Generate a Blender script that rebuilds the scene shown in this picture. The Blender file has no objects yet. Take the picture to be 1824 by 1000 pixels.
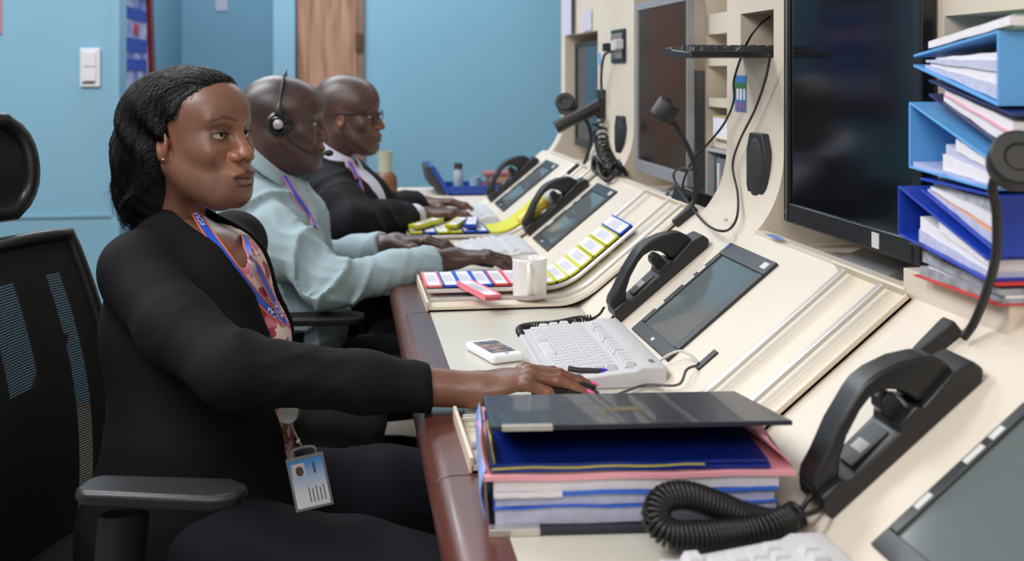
import bpy, math, random
import numpy as np
from mathutils import Matrix, Vector, Euler
random.seed(7)
C = bpy.context.scene.collection
# ------------------------------------------------------------------ camera
TH = math.radians(8.45); FPX = 2000.0; HC = 1.24
cd = bpy.data.cameras.new('camera'); cam = bpy.data.objects.new('camera', cd); C.objects.link(cam)
cam.location = (0, 0, HC); cam.rotation_euler = (math.radians(90), 0, -TH)
cd.sensor_width = 36.0; cd.lens = FPX/1824*36.0; cd.shift_y = -370/1824
cd.clip_start = 0.05; cd.clip_end = 50
cd.dof.use_dof = True; cd.dof.focus_distance = 1.80; cd.dof.aperture_fstop = 4.6
bpy.context.scene.camera = cam
# ------------------------------------------------------------------ world, lights, exposure
w = bpy.data.worlds.new('world'); bpy.context.scene.world = w; w.use_nodes = True
w.node_tree.nodes['Background'].inputs[0].default_value = (0.8, 0.9, 1, 1)
w.node_tree.nodes['Background'].inputs[1].default_value = 0.3
def area(loc, rot, sx, sy, power, col):  # shared by the ceiling panels, the flash and the added passage lamp
    l = bpy.data.lights.new('area_light', 'AREA'); l.shape = 'RECTANGLE'; l.size = sx; l.size_y = sy
    l.energy = power; l.color = col
    o = bpy.data.objects.new('area_light', l); C.objects.link(o); o.location = loc; o.rotation_euler = rot
    return o
COOL = (0.95, 0.975, 1.0); WARM = (1.0, 0.94, 0.87)
area((-1.25, 1.0, 2.62), (0, 0, 0), 1.2, 0.6, 40, COOL)
area((-1.15, 2.9, 2.62), (0, 0, 0), 1.2, 0.6, 36, COOL)
area((-0.7, 4.4, 2.62), (0, 0, 0), 1.2, 0.6, 30, COOL)
area((0.5, 4.5, 2.62), (0, 0, 0), 1.2, 0.6, 12, COOL)
area((-0.5, 6.0, 2.62), (0, 0, 0), 0.6, 0.6, 7, COOL)  # unseen lamp added to brighten the passage
area((-2.2, 3.0, 2.62), (0, 0, 0), 1.2, 0.6, 16, COOL)
area((-0.25, -0.45, 2.0), (math.radians(58), 0, math.radians(-14)), 0.9, 0.7, 17, WARM)   # photographer's flash on a softbox
vs = bpy.context.scene.view_settings
vs.view_transform = 'Standard'; vs.look = 'None'; vs.exposure = 0.24; vs.gamma = 1.0; vs.use_curve_mapping = False
# ------------------------------------------------------------------ helpers
C_, S_ = math.cos(TH), math.sin(TH)
def at(px, py, X=None, Y=None, Z=None, d=None):
    a = (px-912)/FPX; b = (130-py)/FPX
    r = (C_*a+S_, -S_*a+C_, b)
    t = d if d is not None else X/r[0] if X is not None else Y/r[1] if Y is not None else (Z-HC)/r[2]
    return Vector((r[0]*t, r[1]*t, HC+r[2]*t))
AL = math.atan(.81); XC = .475; ZD = .76          # slope angle, crease x, desk height
def SLOC(u, Y, n=0):
    s, c = math.sin(AL), math.cos(AL)
    return Vector((XC+u*c-n*s, Y, ZD+u*s+n*c))
def lin(c):
    return tuple((x/12.92 if x <= .04045 else ((x+.055)/1.055)**2.4) for x in (v/255 for v in c)) + (1,)
MATS = {}
def mat(name, rgb, rough=.5, metal=0, noise=None, bump=None, spec=.5, coat=0, trans=0, alpha=1, rgb2=None, stretch=(1,1,1), sheen=0, sss=0, emit=0):
    m = bpy.data.materials.new(name); m.use_nodes = True; nt = m.node_tree; b = nt.nodes['Principled BSDF']
    b.inputs['Base Color'].default_value = lin(rgb); b.inputs['Roughness'].default_value = rough
    b.inputs['Metallic'].default_value = metal; b.inputs['Specular IOR Level'].default_value = spec
    b.inputs['Coat Weight'].default_value = coat; b.inputs['Transmission Weight'].default_value = trans
    b.inputs['Alpha'].default_value = alpha; b.inputs['Sheen Weight'].default_value = sheen
    if sss:
        b.inputs['Subsurface Weight'].default_value = sss; b.inputs['Subsurface Radius'].default_value = (.012, .005, .003); b.inputs['Subsurface Scale'].default_value = .5
    if noise or bump:
        tc = nt.nodes.new('ShaderNodeTexCoord'); mp = nt.nodes.new('ShaderNodeMapping'); mp.inputs['Scale'].default_value = stretch
        nt.links.new(tc.outputs['Object'], mp.inputs[0])
    if noise:
        sc, amt = noise
        n = nt.nodes.new('ShaderNodeTexNoise'); n.inputs['Scale'].default_value = sc; n.inputs['Detail'].default_value = 5
        nt.links.new(mp.outputs[0], n.inputs['Vector'])
        r = nt.nodes.new('ShaderNodeValToRGB'); r.color_ramp.elements[0].position = .35; r.color_ramp.elements[1].position = .65
        c2 = rgb2 or tuple(max(0, v*(1-amt)) for v in rgb)
        r.color_ramp.elements[0].color = lin(c2); r.color_ramp.elements[1].color = lin(rgb)
        nt.links.new(n.outputs['Fac'], r.inputs[0]); nt.links.new(r.outputs[0], b.inputs['Base Color'])
    if bump:
        n2 = nt.nodes.new('ShaderNodeTexNoise'); n2.inputs['Scale'].default_value = bump[0]; n2.inputs['Detail'].default_value = 3
        nt.links.new(mp.outputs[0], n2.inputs['Vector'])
        bp = nt.nodes.new('ShaderNodeBump'); bp.inputs['Strength'].default_value = bump[1]; bp.inputs['Distance'].default_value = bump[2] if len(bump) > 2 else .002
        nt.links.new(n2.outputs['Fac'], bp.inputs['Height']); nt.links.new(bp.outputs[0], b.inputs['Normal'])
    MATS[name] = m
    return m
def empty(name, loc=(0,0,0), rot=(0,0,0)):
    o = bpy.data.objects.new(name, None); C.objects.link(o); o.location = loc; o.rotation_euler = rot; o.empty_display_size = .05
    return o
def tag(o, label, cat, group=None, kind=None):
    if label: o['label'] = label
    if cat: o['category'] = cat
    if group: o['group'] = group
    if kind: o['kind'] = kind
    return o
class M:
    def __init__(s): s.v = []; s.f = []; s.mi = []; s.cur = 0; s.T = None
    def add(s, vs, fs):
        o = len(s.v)
        for p in vs:
            p = Vector(p)
            s.v.append(tuple(s.T @ p) if s.T is not None else tuple(p))
        for q in fs: s.f.append(tuple(i+o for i in q)); s.mi.append(s.cur)
        return s
    def box(s, x0, x1, y0, y1, z0, z1):
        return s.add([(x,y,z) for x in (x0,x1) for y in (y0,y1) for z in (z0,z1)],
                     [(0,1,3,2),(4,6,7,5),(0,4,5,1),(2,3,7,6),(0,2,6,4),(1,5,7,3)])
    def obox(s, c, size, rot=(0,0,0)):
        R = Matrix.Translation(c) @ Euler(rot).to_matrix().to_4x4(); a,b,d = (q/2 for q in size)
        vs = [R @ Vector((x,y,z)) for x in (-a,a) for y in (-b,b) for z in (-d,d)]
        return s.add(vs, [(0,1,3,2),(4,6,7,5),(0,4,5,1),(2,3,7,6),(0,2,6,4),(1,5,7,3)])
    def prism(s, poly, a, b, axis='Y'):
        n = len(poly)
        mk = {'Y': lambda p, t: (p[0], t, p[1]), 'Z': lambda p, t: (p[0], p[1], t), 'X': lambda p, t: (t, p[0], p[1])}[axis]
        vs = [mk(p, a) for p in poly] + [mk(p, b) for p in poly]
        fs = [(i, (i+1) % n, n+(i+1) % n, n+i) for i in range(n)] + [tuple(range(n-1, -1, -1)), tuple(range(n, 2*n))]
        return s.add(vs, fs)
    def tube(s, pts, r, n=8, closed=False, sq=None):
        pts = [Vector(p) for p in pts]; k = len(pts)
        rr = r if isinstance(r, (list, tuple)) else [r]*k
        up = Vector((0,0,1)); prev = None; vs = []
        for i, p in enumerate(pts):
            t = ((pts[(i+1) % k] if (closed or i < k-1) else p) - (pts[i-1] if (closed or i > 0) else p)).normalized()
            if prev is None:
                a = up if abs(t.dot(up)) < .9 else Vector((1,0,0)); u = t.cross(a).normalized()
            else:
                u = (prev - t*prev.dot(t))
                u = u.normalized() if u.length > 1e-9 else t.orthogonal().normalized()
            prev = u; v2 = t.cross(u)
            for j in range(n):
                a = 2*math.pi*j/n
                vs.append(p + u*math.cos(a)*rr[i]*(sq[0] if sq else 1) + v2*math.sin(a)*rr[i]*(sq[1] if sq else 1))
        fs = []
        for i in range(k if closed else k-1):
            for j in range(n):
                a, b = i*n+j, i*n+(j+1) % n; i2 = (i+1) % k
                fs.append((a, b, i2*n+(j+1) % n, i2*n+j))
        if not closed: fs += [tuple(range(n-1, -1, -1)), tuple(range((k-1)*n, k*n))]
        return s.add(vs, fs)
    def lathe(s, prof, n=24, c=(0,0,0), rot=(0,0,0)):
        R = Matrix.Translation(c) @ Euler(rot).to_matrix().to_4x4(); vs = []; fs = []
        for (r, z) in prof:
            for j in range(n):
                a = 2*math.pi*j/n; vs.append(R @ Vector((r*math.cos(a), r*math.sin(a), z)))
        k = len(prof)
        for i in range(k-1):
            for j in range(n): fs.append((i*n+j, i*n+(j+1) % n, (i+1)*n+(j+1) % n, (i+1)*n+j))
        if prof[0][0] > 1e-6: fs.append(tuple(range(n-1, -1, -1)))
        if prof[-1][0] > 1e-6: fs.append(tuple(range((k-1)*n, k*n)))
        return s.add(vs, fs)
    def ell(s, c, r, rot=(0,0,0), n=20, m=12):
        R = Matrix.Translation(c) @ Euler(rot).to_matrix().to_4x4(); vs = []; fs = []
        for i in range(m+1):
            th = math.pi*i/m
            for j in range(n):
                a = 2*math.pi*j/n; vs.append(R @ Vector((r[0]*math.sin(th)*math.cos(a), r[1]*math.sin(th)*math.sin(a), r[2]*math.cos(th))))
        for i in range(m):
            for j in range(n): fs.append((i*n+j, (i+1)*n+j, (i+1)*n+(j+1) % n, i*n+(j+1) % n))
        return s.add(vs, fs)
    def grid(s, fn, nu, nv):
        vs = [fn(i/nu, j/nv) for i in range(nu+1) for j in range(nv+1)]
        return s.add(vs, [(i*(nv+1)+j, (i+1)*(nv+1)+j, (i+1)*(nv+1)+j+1, i*(nv+1)+j+1) for i in range(nu) for j in range(nv)])
    def build(s, name, m, parent=None, bevel=0, seg=2, ang=35, loc=None, rot=None, solid=0, sub=0):
        me = bpy.data.meshes.new(name); me.from_pydata(s.v, [], s.f)
        ms = m if isinstance(m, (list, tuple)) else [m]
        for q in ms: me.materials.append(q)
        if len(ms) > 1: me.polygons.foreach_set('material_index', s.mi)
        if ang:
            me.polygons.foreach_set('use_smooth', [True]*len(me.polygons)); 
        me.update()
        if ang and ang < 180: me.set_sharp_from_angle(angle=math.radians(ang))
        o = bpy.data.objects.new(name, me); C.objects.link(o)
        if parent: o.parent = parent
        if loc is not None: o.location = loc
        if rot is not None: o.rotation_euler = rot
        if solid:
            md = o.modifiers.new('s', 'SOLIDIFY'); md.thickness = solid; md.offset = 0
        if sub:
            md = o.modifiers.new('u', 'SUBSURF'); md.levels = sub; md.render_levels = sub
        if bevel:
            md = o.modifiers.new('b', 'BEVEL'); md.width = bevel; md.segments = seg; md.limit_method = 'ANGLE'; md.angle_limit = math.radians(40); md.harden_normals = True
        return o
def struct(o): o['kind'] = 'structure'; return o
def smooth_path(pts, n=8, closed=False):
    pts = [Vector(p) for p in pts]; k = len(pts); out = []
    rng = range(k if closed else k-1)
    for i in rng:
        p0 = pts[(i-1) % k] if (closed or i > 0) else pts[0]*2-pts[1]
        p1 = pts[i]; p2 = pts[(i+1) % k]; p3 = pts[(i+2) % k] if (closed or i < k-2) else pts[-1]*2-pts[-2]
        for j in range(n):
            t = j/n
            out.append(.5*((2*p1)+(p2-p0)*t+(2*p0-5*p1+4*p2-p3)*t*t+(-p0+3*p1-3*p2+p3)*t**3))
    if not closed: out.append(pts[-1])
    return out
def coil(m, path, R, r, turns, n=6, per=14):
    """helix of wire radius r and coil radius R along a path"""
    P = smooth_path(path, 30); L = [0]
    for a, b in zip(P, P[1:]): L.append(L[-1]+(b-a).length)
    tot = L[-1]; N = int(turns*per); pts = []; prev = None; k = 0
    for i in range(N+1):
        s = tot*i/N
        while k < len(P)-2 and L[k+1] < s: k += 1
        f = (s-L[k])/max(1e-9, L[k+1]-L[k]); c = P[k].lerp(P[k+1], f); t = (P[k+1]-P[k]).normalized()
        if prev is None: u = t.orthogonal().normalized()
        else: u = (prev-t*prev.dot(t)).normalized()
        prev = u; v = t.cross(u); a = 2*math.pi*turns*i/N
        e = min(1, i/per, (N-i)/per)
        pts.append(c+(u*math.cos(a)+v*math.sin(a))*R*e)
    return m.tube(pts, r, n)
def text(body, size, m, parent, loc, rot, name='lettering', ext=.0003, align='CENTER'):
    cu = bpy.data.curves.new(name, 'FONT'); cu.body = body; cu.size = size; cu.extrude = ext; cu.align_x = align; cu.align_y = 'CENTER'
    cu.materials.append(m); tmp = bpy.data.objects.new(name, cu); me = bpy.data.meshes.new_from_object(tmp); bpy.data.objects.remove(tmp); bpy.data.curves.remove(cu)
    if not me.materials: me.materials.append(m)
    o = bpy.data.objects.new(name, me); C.objects.link(o)
    if parent: o.parent = parent
    if isinstance(loc, Matrix): o.matrix_local = loc
    else: o.location = loc; o.rotation_euler = rot
    return o
def copy_tree(o, parent=None):
    c = o.copy(); C.objects.link(c); c.parent = parent
    for ch in list(o.children): copy_tree(ch, c)
    return c
# ------------------------------------------------------------------ materials
cream = mat('cream_laminate', (222,211,196), .42, noise=(6,.03), bump=(180,.05,.0006))
cream_pan = mat('cream_panel', (216,204,188), .5, noise=(4,.03), bump=(120,.06,.0006))
desk_top = mat('desk_laminate', (206,202,188), .3, noise=(5,.02))
white_pl = mat('white_plastic', (200,199,202), .4, noise=(20,.02))
key_pl = mat('key_plastic', (208,207,212), .5)
black_pl = mat('black_plastic', (26,26,29), .38, noise=(30,.1), bump=(300,.08,.0004))
black_gl = mat('gloss_black', (14,14,16), .15)
dark_grey = mat('dark_grey_plastic', (46,47,52), .45, bump=(300,.08,.0004))
grey_pl = mat('grey_plastic', (120,122,128), .4)
steel = mat('brushed_steel', (205,203,200), .28, metal=.9, noise=(40,.05))
paint_rail = mat('white_rail', (206,202,202), .28, metal=.55)
paper = mat('paper', (232,230,238), .7, noise=(60,.03))
paper_b = mat('bluish_paper', (196,200,228), .7, noise=(90,.06))
sticker = mat('sticker', (205,205,205), .5)
# ------------------------------------------------------------------ the room
wall_c = mat('cyan_wall_paint', (124,172,198), .55, noise=(1.5,.03), bump=(60,.05,.001))
wall_c2 = mat('cyan_gloss_paint', (122,166,190), .4, noise=(2,.03))
wall_r = mat('plain_wall_paint', (200,196,186), .7)
carpet = mat('beige_carpet', (150,138,124), .95, noise=(220,.25), bump=(400,.4,.002))
ceil_m = mat('ceiling_tile', (225,225,222), .8)
struct(M().box(-3.6, 2.4, -1.6, 7.2, -.05, 0).build('floor', carpet))
struct(M().box(-3.6, 2.4, -1.6, 7.2, 2.7, 2.75).build('ceiling', ceil_m))
struct(M().box(.09, 2.4, 5.4, 5.5, 0, 2.7).build('wall_back', wall_c))
struct(M().box(1.75, 1.85, -1.6, 5.4, 0, 2.7).build('wall_right', wall_r))
struct(M().box(-3.6, 2.4, -1.7, -1.6, 0, 2.7).build('wall_front', wall_r))
struct(M().box(-3.7, -3.6, -1.6, 7.2, 0, 2.7).build('wall_left', wall_r))
wl = struct(M().box(-3.6, -.838, 4.4, 4.52, 0, 2.7).build('wall_partition', wall_c2))
struct(M().box(-3.6, -.838, 4.392, 4.4, .700, .712).build('trim_1', wall_c2))
struct(M().box(-.868, -.838, 4.385, 4.4, .0, 2.7).build('trim_4', wall_c2, bevel=.003))
struct(M().box(-1.02, -.92, 4.52, 6.7, 0, 2.7).build('wall_passage', wall_c))
struct(M().box(-.92, .4, 6.6, 6.7, 0, 2.7).build('wall_passage_end', wall_c))
struct(M().box(-.335, -.232, 5.36, 5.56, 0, 2.7).build('trim_2', wall_c2, bevel=.004))
# wooden door
wood = bpy.data.materials.new('varnished_wood'); wood.use_nodes = True
nt = wood.node_tree; b = nt.nodes['Principled BSDF']; b.inputs['Roughness'].default_value = .3
tc = nt.nodes.new('ShaderNodeTexCoord'); mp = nt.nodes.new('ShaderNodeMapping'); mp.inputs['Scale'].default_value = (14, 14, .9)
nz = nt.nodes.new('ShaderNodeTexNoise'); nz.inputs['Scale'].default_value = 1.6; nz.inputs['Detail'].default_value = 8; nz.inputs['Distortion'].default_value = 1.2
rp = nt.nodes.new('ShaderNodeValToRGB'); rp.color_ramp.elements[0].position = .32; rp.color_ramp.elements[1].position = .7
rp.color_ramp.elements[0].color = lin((112,76,56)); rp.color_ramp.elements[1].color = lin((176,134,108))
nt.links.new(tc.outputs['Object'], mp.inputs[0]); nt.links.new(mp.outputs[0], nz.inputs['Vector']); nt.links.new(nz.outputs['Fac'], rp.inputs[0]); nt.links.new(rp.outputs[0], b.inputs['Base Color'])
brown = mat('dark_brown_wood', (86,52,40), .4, noise=(20,.2))
jamb_m = mat('door_jamb', (128,102,94), .45, noise=(12,.1))
dr = struct(M().box(-.228, .055, 5.41, 5.45, .01, 2.35).build('door_1', wood, bevel=.003))
hg = M().box(.048, .082, 5.36, 5.40, 1.345, 1.43).build('hinge', brown, dr, bevel=.003)
struct(M().box(.055, .092, 5.38, 5.5, 0, 2.45).build('trim_3', jamb_m, bevel=.004))
struct(M().box(-.232, .092, 5.38, 5.5, 2.36, 2.7).build('wall_over_door', wall_c))
# light switch
sw_m = mat('switch_plate', (206,204,212), .4)
sw = tag(empty('light_switch', (-.945, 4.4, 1.26)), 'white double light switch on the cyan wall left of the passage', 'light switch')
M().box(-.036, .036, -.012, 0, -.072, .072).build('face_plate', sw_m, sw, bevel=.003)
M().box(-.022, .022, -.017, -.012, .004, .060).build('rocker', sw_m, sw, bevel=.002)
M().box(-.022, .022, -.017, -.012, -.050, .000).build('rocker', sw_m, sw, bevel=.002)
M().box(-.028, .018, -.014, -.012, -.060, -.054).build('indicator_strip', black_pl, sw)
# orange notice at the left frame edge
orange = mat('orange_paper', (214,112,70), .6)
tag(M().box(-1.40, -1.262, 4.390, 4.399, 1.385, 1.6).build('paper_notice', orange, bevel=.001), 'orange notice on the cyan wall at the left edge above the chair', 'notice')
# small white card on the passage end wall
pale = mat('pale_card', (198,196,214), .6)
pc = tag(empty('wall_card', (-.70, 6.6, 1.66)), 'small white card pinned high on the passage wall', 'card')
M().box(-.033, .033, -.006, -.001, -.065, .07).build('card', pale, pc)
M().ell((0, -.008, .05), (.005,.003,.005)).build('pin', mat('red_pin', (170,60,60), .4), pc)
# framed poster on the passage side wall
red_f = mat('red_frame', (110,20,16), .35); post_m = mat('poster_paper', (190,188,214), .5, noise=(9,.5), rgb2=(70,90,180))
fp = tag(empty('framed_poster', (-.905, 5.15, 1.35)), 'dark red framed poster with blue print hanging in the dim passage', 'poster')
yo = [(-.5,-.30),(-.5,.30),(.28,.30),(.40,-.30)]
def inset(q, k): 
    cx = sum(p[0] for p in q)/4; cz = sum(p[1] for p in q)/4
    return [(cx+(p[0]-cx)*k, cz+(p[1]-cz)*k) for p in q]
m_ = M()
for i in range(4):
    a, b2 = yo[i], yo[(i+1) % 4]; ai, bi = inset(yo, .78)[i], inset(yo, .78)[(i+1) % 4]
    m_.prism([a, b2, bi, ai], -.012, .018, 'X')
m_.build('picture_frame', red_f, fp, bevel=.003)
M().prism(inset(yo, .8), -.01, 0, 'X').build('print', post_m, fp)
m_ = M()
for k, (z, h) in enumerate([(.12,.05),(-.02,.06),(-.10,.05)]):
    m_.box(.001, .003, -.3, .2, z, z+h)
m_.build('blue_lettering_band', mat('blue_print', (50,70,170), .5), fp)
M().ell((.002, -.05, .08), (.002,.06,.03)).build('red_emblem', mat('red_print', (190,60,60), .5), fp)
# shelf bits above the poster
sb = tag(empty('wall_shelf', (-.88, 4.8, 1.66)), 'small dark bracket shelf above the red framed poster', 'shelf')
M().box(-.04, .05, -.25, .2, 0, .015).build('shelf_board', dark_grey, sb, bevel=.002)
M().prism([(-.035,0),(.03,0),(-.035,-.05)], -.01, .01).build('bracket', dark_grey, sb)
# ------------------------------------------------------------------ the control console
wood_e = mat('wood_edge', (92,50,42), .3, noise=(9,.25), stretch=(1,.15,1), coat=.15)
dark_in = mat('dark_laminate', (48,40,38), .6)
con = tag(empty('control_console', (0,0,0)), 'long cream control console with sloping panels, brown wooden desk edge and upright monitor bays', 'console')
YA, YB = .30, 4.06
def csub(mb, name, m=cream, **k): return mb.build(name, m, con, **k)
csub(M().box(.168, XC+.002, YA, YB, .725, .760), 'worktop', desk_top, bevel=.001)
edge_poly = [(.168,.7605),(.168,.705),(.122,.700),(.108,.708),(.101,.722),(.099,.736),(.103,.750),(.112,.758),(.124,.7605)]
for a, b2 in ((YA,1.33),(1.333,2.245),(2.248,3.17),(3.173,YB)):
    csub(M().prism(edge_poly, a, b2), 'wooden_edge', wood_e, bevel=.0015)
c, s = math.cos(AL), math.sin(AL)
top = SLOC(.310, 0)
for a, b2 in ((YA,1.333),(1.335,2.245),(2.247,3.17),(3.172,YB)):
    csub(M().prism([(XC,ZD),(top.x,top.z),(top.x+.02,top.z),(top.x+.02,top.z-.02),(XC+.02,.725),(XC,.725)], a, b2), 'sloped_panel', cream, bevel=.0008)
csub(M().box(.50, .53, YA, YB, .02, .725), 'modesty_panel', dark_in)
for y in (1.33, 2.246, 3.17, YB-.02):
    csub(M().box(.20, .50, y-.012, y+.012, 0, .725), 'desk_support', dark_in)
# column profile with the concave foot
def foot():
    p0, p1, p2 = (.700,.942),(.770,.999),(.770,1.10)
    return [((1-t)**2*p0[0]+2*t*(1-t)*p1[0]+t*t*p2[0], (1-t)**2*p0[1]+2*t*(1-t)*p1[1]+t*t*p2[1]) for t in [i/14 for i in range(15)]]
def column(a, b2, ztop, name='speaker_column'):
    return M().prism([(1.02,.90),(.71,.90),(.699,.941)]+foot()+[(.770,ztop),(1.02,ztop)], a, b2)
ZT = 1.95
# column A (near, with the slot)
csub(column(1.900, 2.200, 1.268), 'speaker_column', cream_pan, ang=20)
m_ = M(); m_.box(.770, 1.02, 1.900, 1.948, 1.268, ZT); m_.box(.770, 1.02, 2.120, 2.200, 1.268, ZT); m_.box(.770, 1.02, 1.948, 2.120, 1.356, ZT); m_.box(.93, 1.02, 1.948, 2.12, 1.268, 1.356)
csub(m_, 'slot_surround', cream_pan)
csub(column(2.945, 3.384, ZT), 'speaker_column', cream_pan, ang=20)
csub(column(3.905, 3.975, ZT), 'end_cheek', cream_pan, ang=20)
csub(M().prism([(1.02,.90),(.716,.90),(.716,.962),(.77,.962),(.77,ZT),(1.02,ZT)], 1.362, 1.408), 'upright_post', cream_pan, bevel=.001)
csub(column(.70, 1.128, ZT), 'speaker_column', cream_pan, ang=20)
# bays: ledge, trough, back, header
def bay(a, b2, zh, zf=.962, lip=.735):
    m = M(); m.box(.716, lip, a, b2, .93, zf)
    csub(m, 'ledge', cream, bevel=.0008)
    csub(M().box(lip, .99, a, b2, .90, .935), 'trough', cream_pan)
    csub(M().box(.97, 1.02, a, b2, .90, ZT), 'bay_back', cream_pan)
    if zh: csub(M().box(.775, .99, a, b2, zh, ZT), 'header_panel', cream_pan)
bay(1.408, 1.900, 1.52)
bay(2.200, 2.945, 1.56)
bay(3.384, 3.905, 1.372)
# binder bay
csub(M().box(.714, 1.0, 1.128, 1.362, .90, .988), 'shelf_riser', cream, bevel=.001)
csub(M().box(.97, 1.02, 1.128, 1.362, .90, ZT), 'bay_back', cream_pan)
csub(M().box(.772, .99, 1.128, 1.362, 1.314, ZT), 'header_panel', cream_pan)
# rack of shelves beside monitor 2
X0 = .80
yl = 2.42; yr = 2.2
rack = []
csub(M().box(X0, .97, yl, yl+.012, .935, 1.56), 'rack_side', cream_pan)
for z in (1.075, 1.165, 1.255, 1.325):
    csub(M().box(X0+(.0 if z > 1.1 else .01), .97, yr, yl, z, z+.02 if z < 1.3 else z+.045), 'rack_shelf', cream_pan, bevel=.001)
# oval speakers let into the columns
grille = mat('speaker_grille', (30,32,36), .6, bump=(900,.5,.001)); rim_m = mat('speaker_rim', (38,40,44), .35)
def speaker(yc, zc, hy, hz, par):
    def oct_(ky, kz, ch): 
        a, b2 = hy*ky, hz*kz; return [(yc-a, zc-b2+ch*2.0), (yc-a+ch, zc-b2), (yc+a-ch, zc-b2), (yc+a, zc-b2+ch*2.0), (yc+a, zc+b2-ch*2.0), (yc+a-ch, zc+b2), (yc-a+ch, zc+b2), (yc-a, zc+b2-ch*2.0)]
    sp = M().prism(oct_(1,1,.016), .755, .771, 'X').build('speaker_rim', rim_m, par, bevel=.003)
    M().ell((.756, yc, zc), (.006, hy*.8, hz*.88), n=32).build('speaker_grille', grille, sp)
speaker(2.003, 1.062, .047, .066, con)
speaker(3.065, 1.064, .045, .056, con)
# chrome catch and screw at the foot of the near column
csub(M().ell((0,0,0), (.004,.006,.003)), 'panel_screw', steel, loc=at(1293,392,X=.705))
# cable outlet in the slope
out = M().box(-.020,.020,-.008,.008,-.001,.003).build('cable_outlet', black_pl, con, loc=SLOC(.078,1.619), rot=(0,-AL,0))
# ------------------------------------------------------------------ table beyond the console
tb = tag(empty('side_table', (.6, 4.38, 0)), 'cream side table behind the far end of the console against the cyan wall', 'table')
M().box(-.55, .6, -.30, .33, .735, .76).build('table_top', cream, tb, bevel=.002)
for x in (-.5,.55):
    for y in (-.26,.29): M().box(x-.02, x+.02, y-.02, y+.02, 0, .735).build('leg', dark_in, tb)
# ------------------------------------------------------------------ telephones on the slope
def make_phone(par_name='console_telephone'):
    t = empty(par_name)
    cr = M().prism([(-.012,.0),(.226,0),(.238,.010),(.234,.024),(.205,.030),(.152,.024),(.148,.030),(.118,.027),(.112,.021),(.035,.018),(.020,.026),(-.006,.026),(-.014,.014)], -.031, .031).build('cradle', black_pl, t, bevel=.003, seg=2)
    M().box(.045, .105, -.017, .017, .0195, .0225).build('card_holder', dark_grey, cr, bevel=.001)
    M().box(.064, .080, -.012, .012, .0225, .0232).build('inventory_sticker', sticker, cr)
    M().prism([(.116,.025),(.140,.025),(.140,.046),(.134,.052),(.122,.050),(.116,.042)], -.014, .014).build('hook_switch', black_pl, cr, bevel=.002)
    h = M()
    prof = [(-.008,.024),(-.007,.034),(.004,.042),(.025,.049),(.062,.065),(.102,.077),(.118,.080),(.137,.079),(.168,.071),(.194,.058),(.203,.051),(.209,.041),(.212,.028),(.206,.025),(.160,.022),(.152,.026),(.150,.038),(.143,.051),(.131,.061),(.113,.064),(.095,.061),(.064,.050),(.040,.036),(.030,.026),(.024,.022),(.014,.019),(-.002,.019)]
    h.prism(prof, -.0205, .0205)
    h.build('handset', black_gl if False else black_pl, t, bevel=.006, seg=3, ang=50)
    return t
ph = make_phone()
phones = [(.040, 1.128, 0, 'black console telephone nearest the camera, beside the blue binder'),
          (.044, 2.040, 0, 'black console telephone on the cream slope behind the woman\'s keyboard'),
          (.052, 3.105, 0, 'black console telephone in front of the headset man, with a yellow tag behind its handset'),
          (.052, 3.925, 0, 'farthest black console telephone, in front of the blue tray by the cyan wall')]
PH = []
for i, (u, Y, r, lab) in enumerate(phones):
    o = ph if i == 0 else copy_tree(ph)
    o.location = SLOC(u, Y); o.rotation_euler = (0, -AL, r)
    o.scale = (.90, 1, 1.0); tag(o, lab, 'telephone', 'black telephones along the console'); PH.append(o)
cordm = mat('rubber_cord', (20,20,22), .42)
def cord(name, pts, r, m, label, cat='cord', parent=None, n=8, k=8):
    o = M().tube(smooth_path(pts, k), r, n).build(name, m, parent, ang=180)
    if label: tag(o, label, cat)
    return o
# coiled cords: things of their own hanging loose on the desk
cc = tag(empty('coiled_cord', (0,0,0)), 'thick black coiled telephone cord looping in front of the papers of the binder', 'cord')
m_ = M()
P1 = [at(1428,912,Y=1.115), at(1385,932,Y=1.11), at(1330,922,Y=1.10), at(1280,902,Y=1.098), at(1225,884,Y=1.098), at(1182,890,Y=1.095), at(1168,922,Y=1.085), at(1192,950,Y=1.075), at(1245,955,Y=1.072), at(1310,950,Y=1.078), at(1370,938,Y=1.078), at(1412,924,Y=1.09)]
coil(m_, P1, .0125, .0026, 78, 6, 16).build('coil', cordm, cc, ang=180)
M().tube(smooth_path([at(1424,916,Y=1.11), at(1433,900,Y=1.115), at(1447,882,Y=1.118)]), .0028).build('straight_lead', cordm, cc, ang=180)
M().tube(smooth_path([at(1408,922,Y=1.09), at(1440,916,Y=1.09), at(1468,906,Y=1.10), at(1480,895,Y=1.115)]), .0028).build('straight_lead', cordm, cc, ang=180)
c2 = tag(empty('coiled_cord', (0,0,0)), 'thin black coiled telephone cord lying behind the white keyboard', 'cord')
P2 = [at(930,600,Z=.772), at(926,586,Z=.773), at(950,580,Z=.774), at(990,577,Z=.775), at(1030,569,Z=.776), at(1058,567,Z=.778)]
coil(M(), P2, .0055, .0018, 40, 6, 12).build('coil', cordm, c2, ang=180)
M().tube(smooth_path([at(1056,568,Z=.778), at(1068,560,Z=.79), at(1076,548,Z=.80)]), .0025).build('straight_lead', cordm, c2, ang=180)
M().tube(smooth_path([at(1056,568,Z=.778), at(1080,572,Z=.775), at(1098,560,Z=.785)]), .0022).build('straight_lead', cordm, c2, ang=180)
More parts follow.
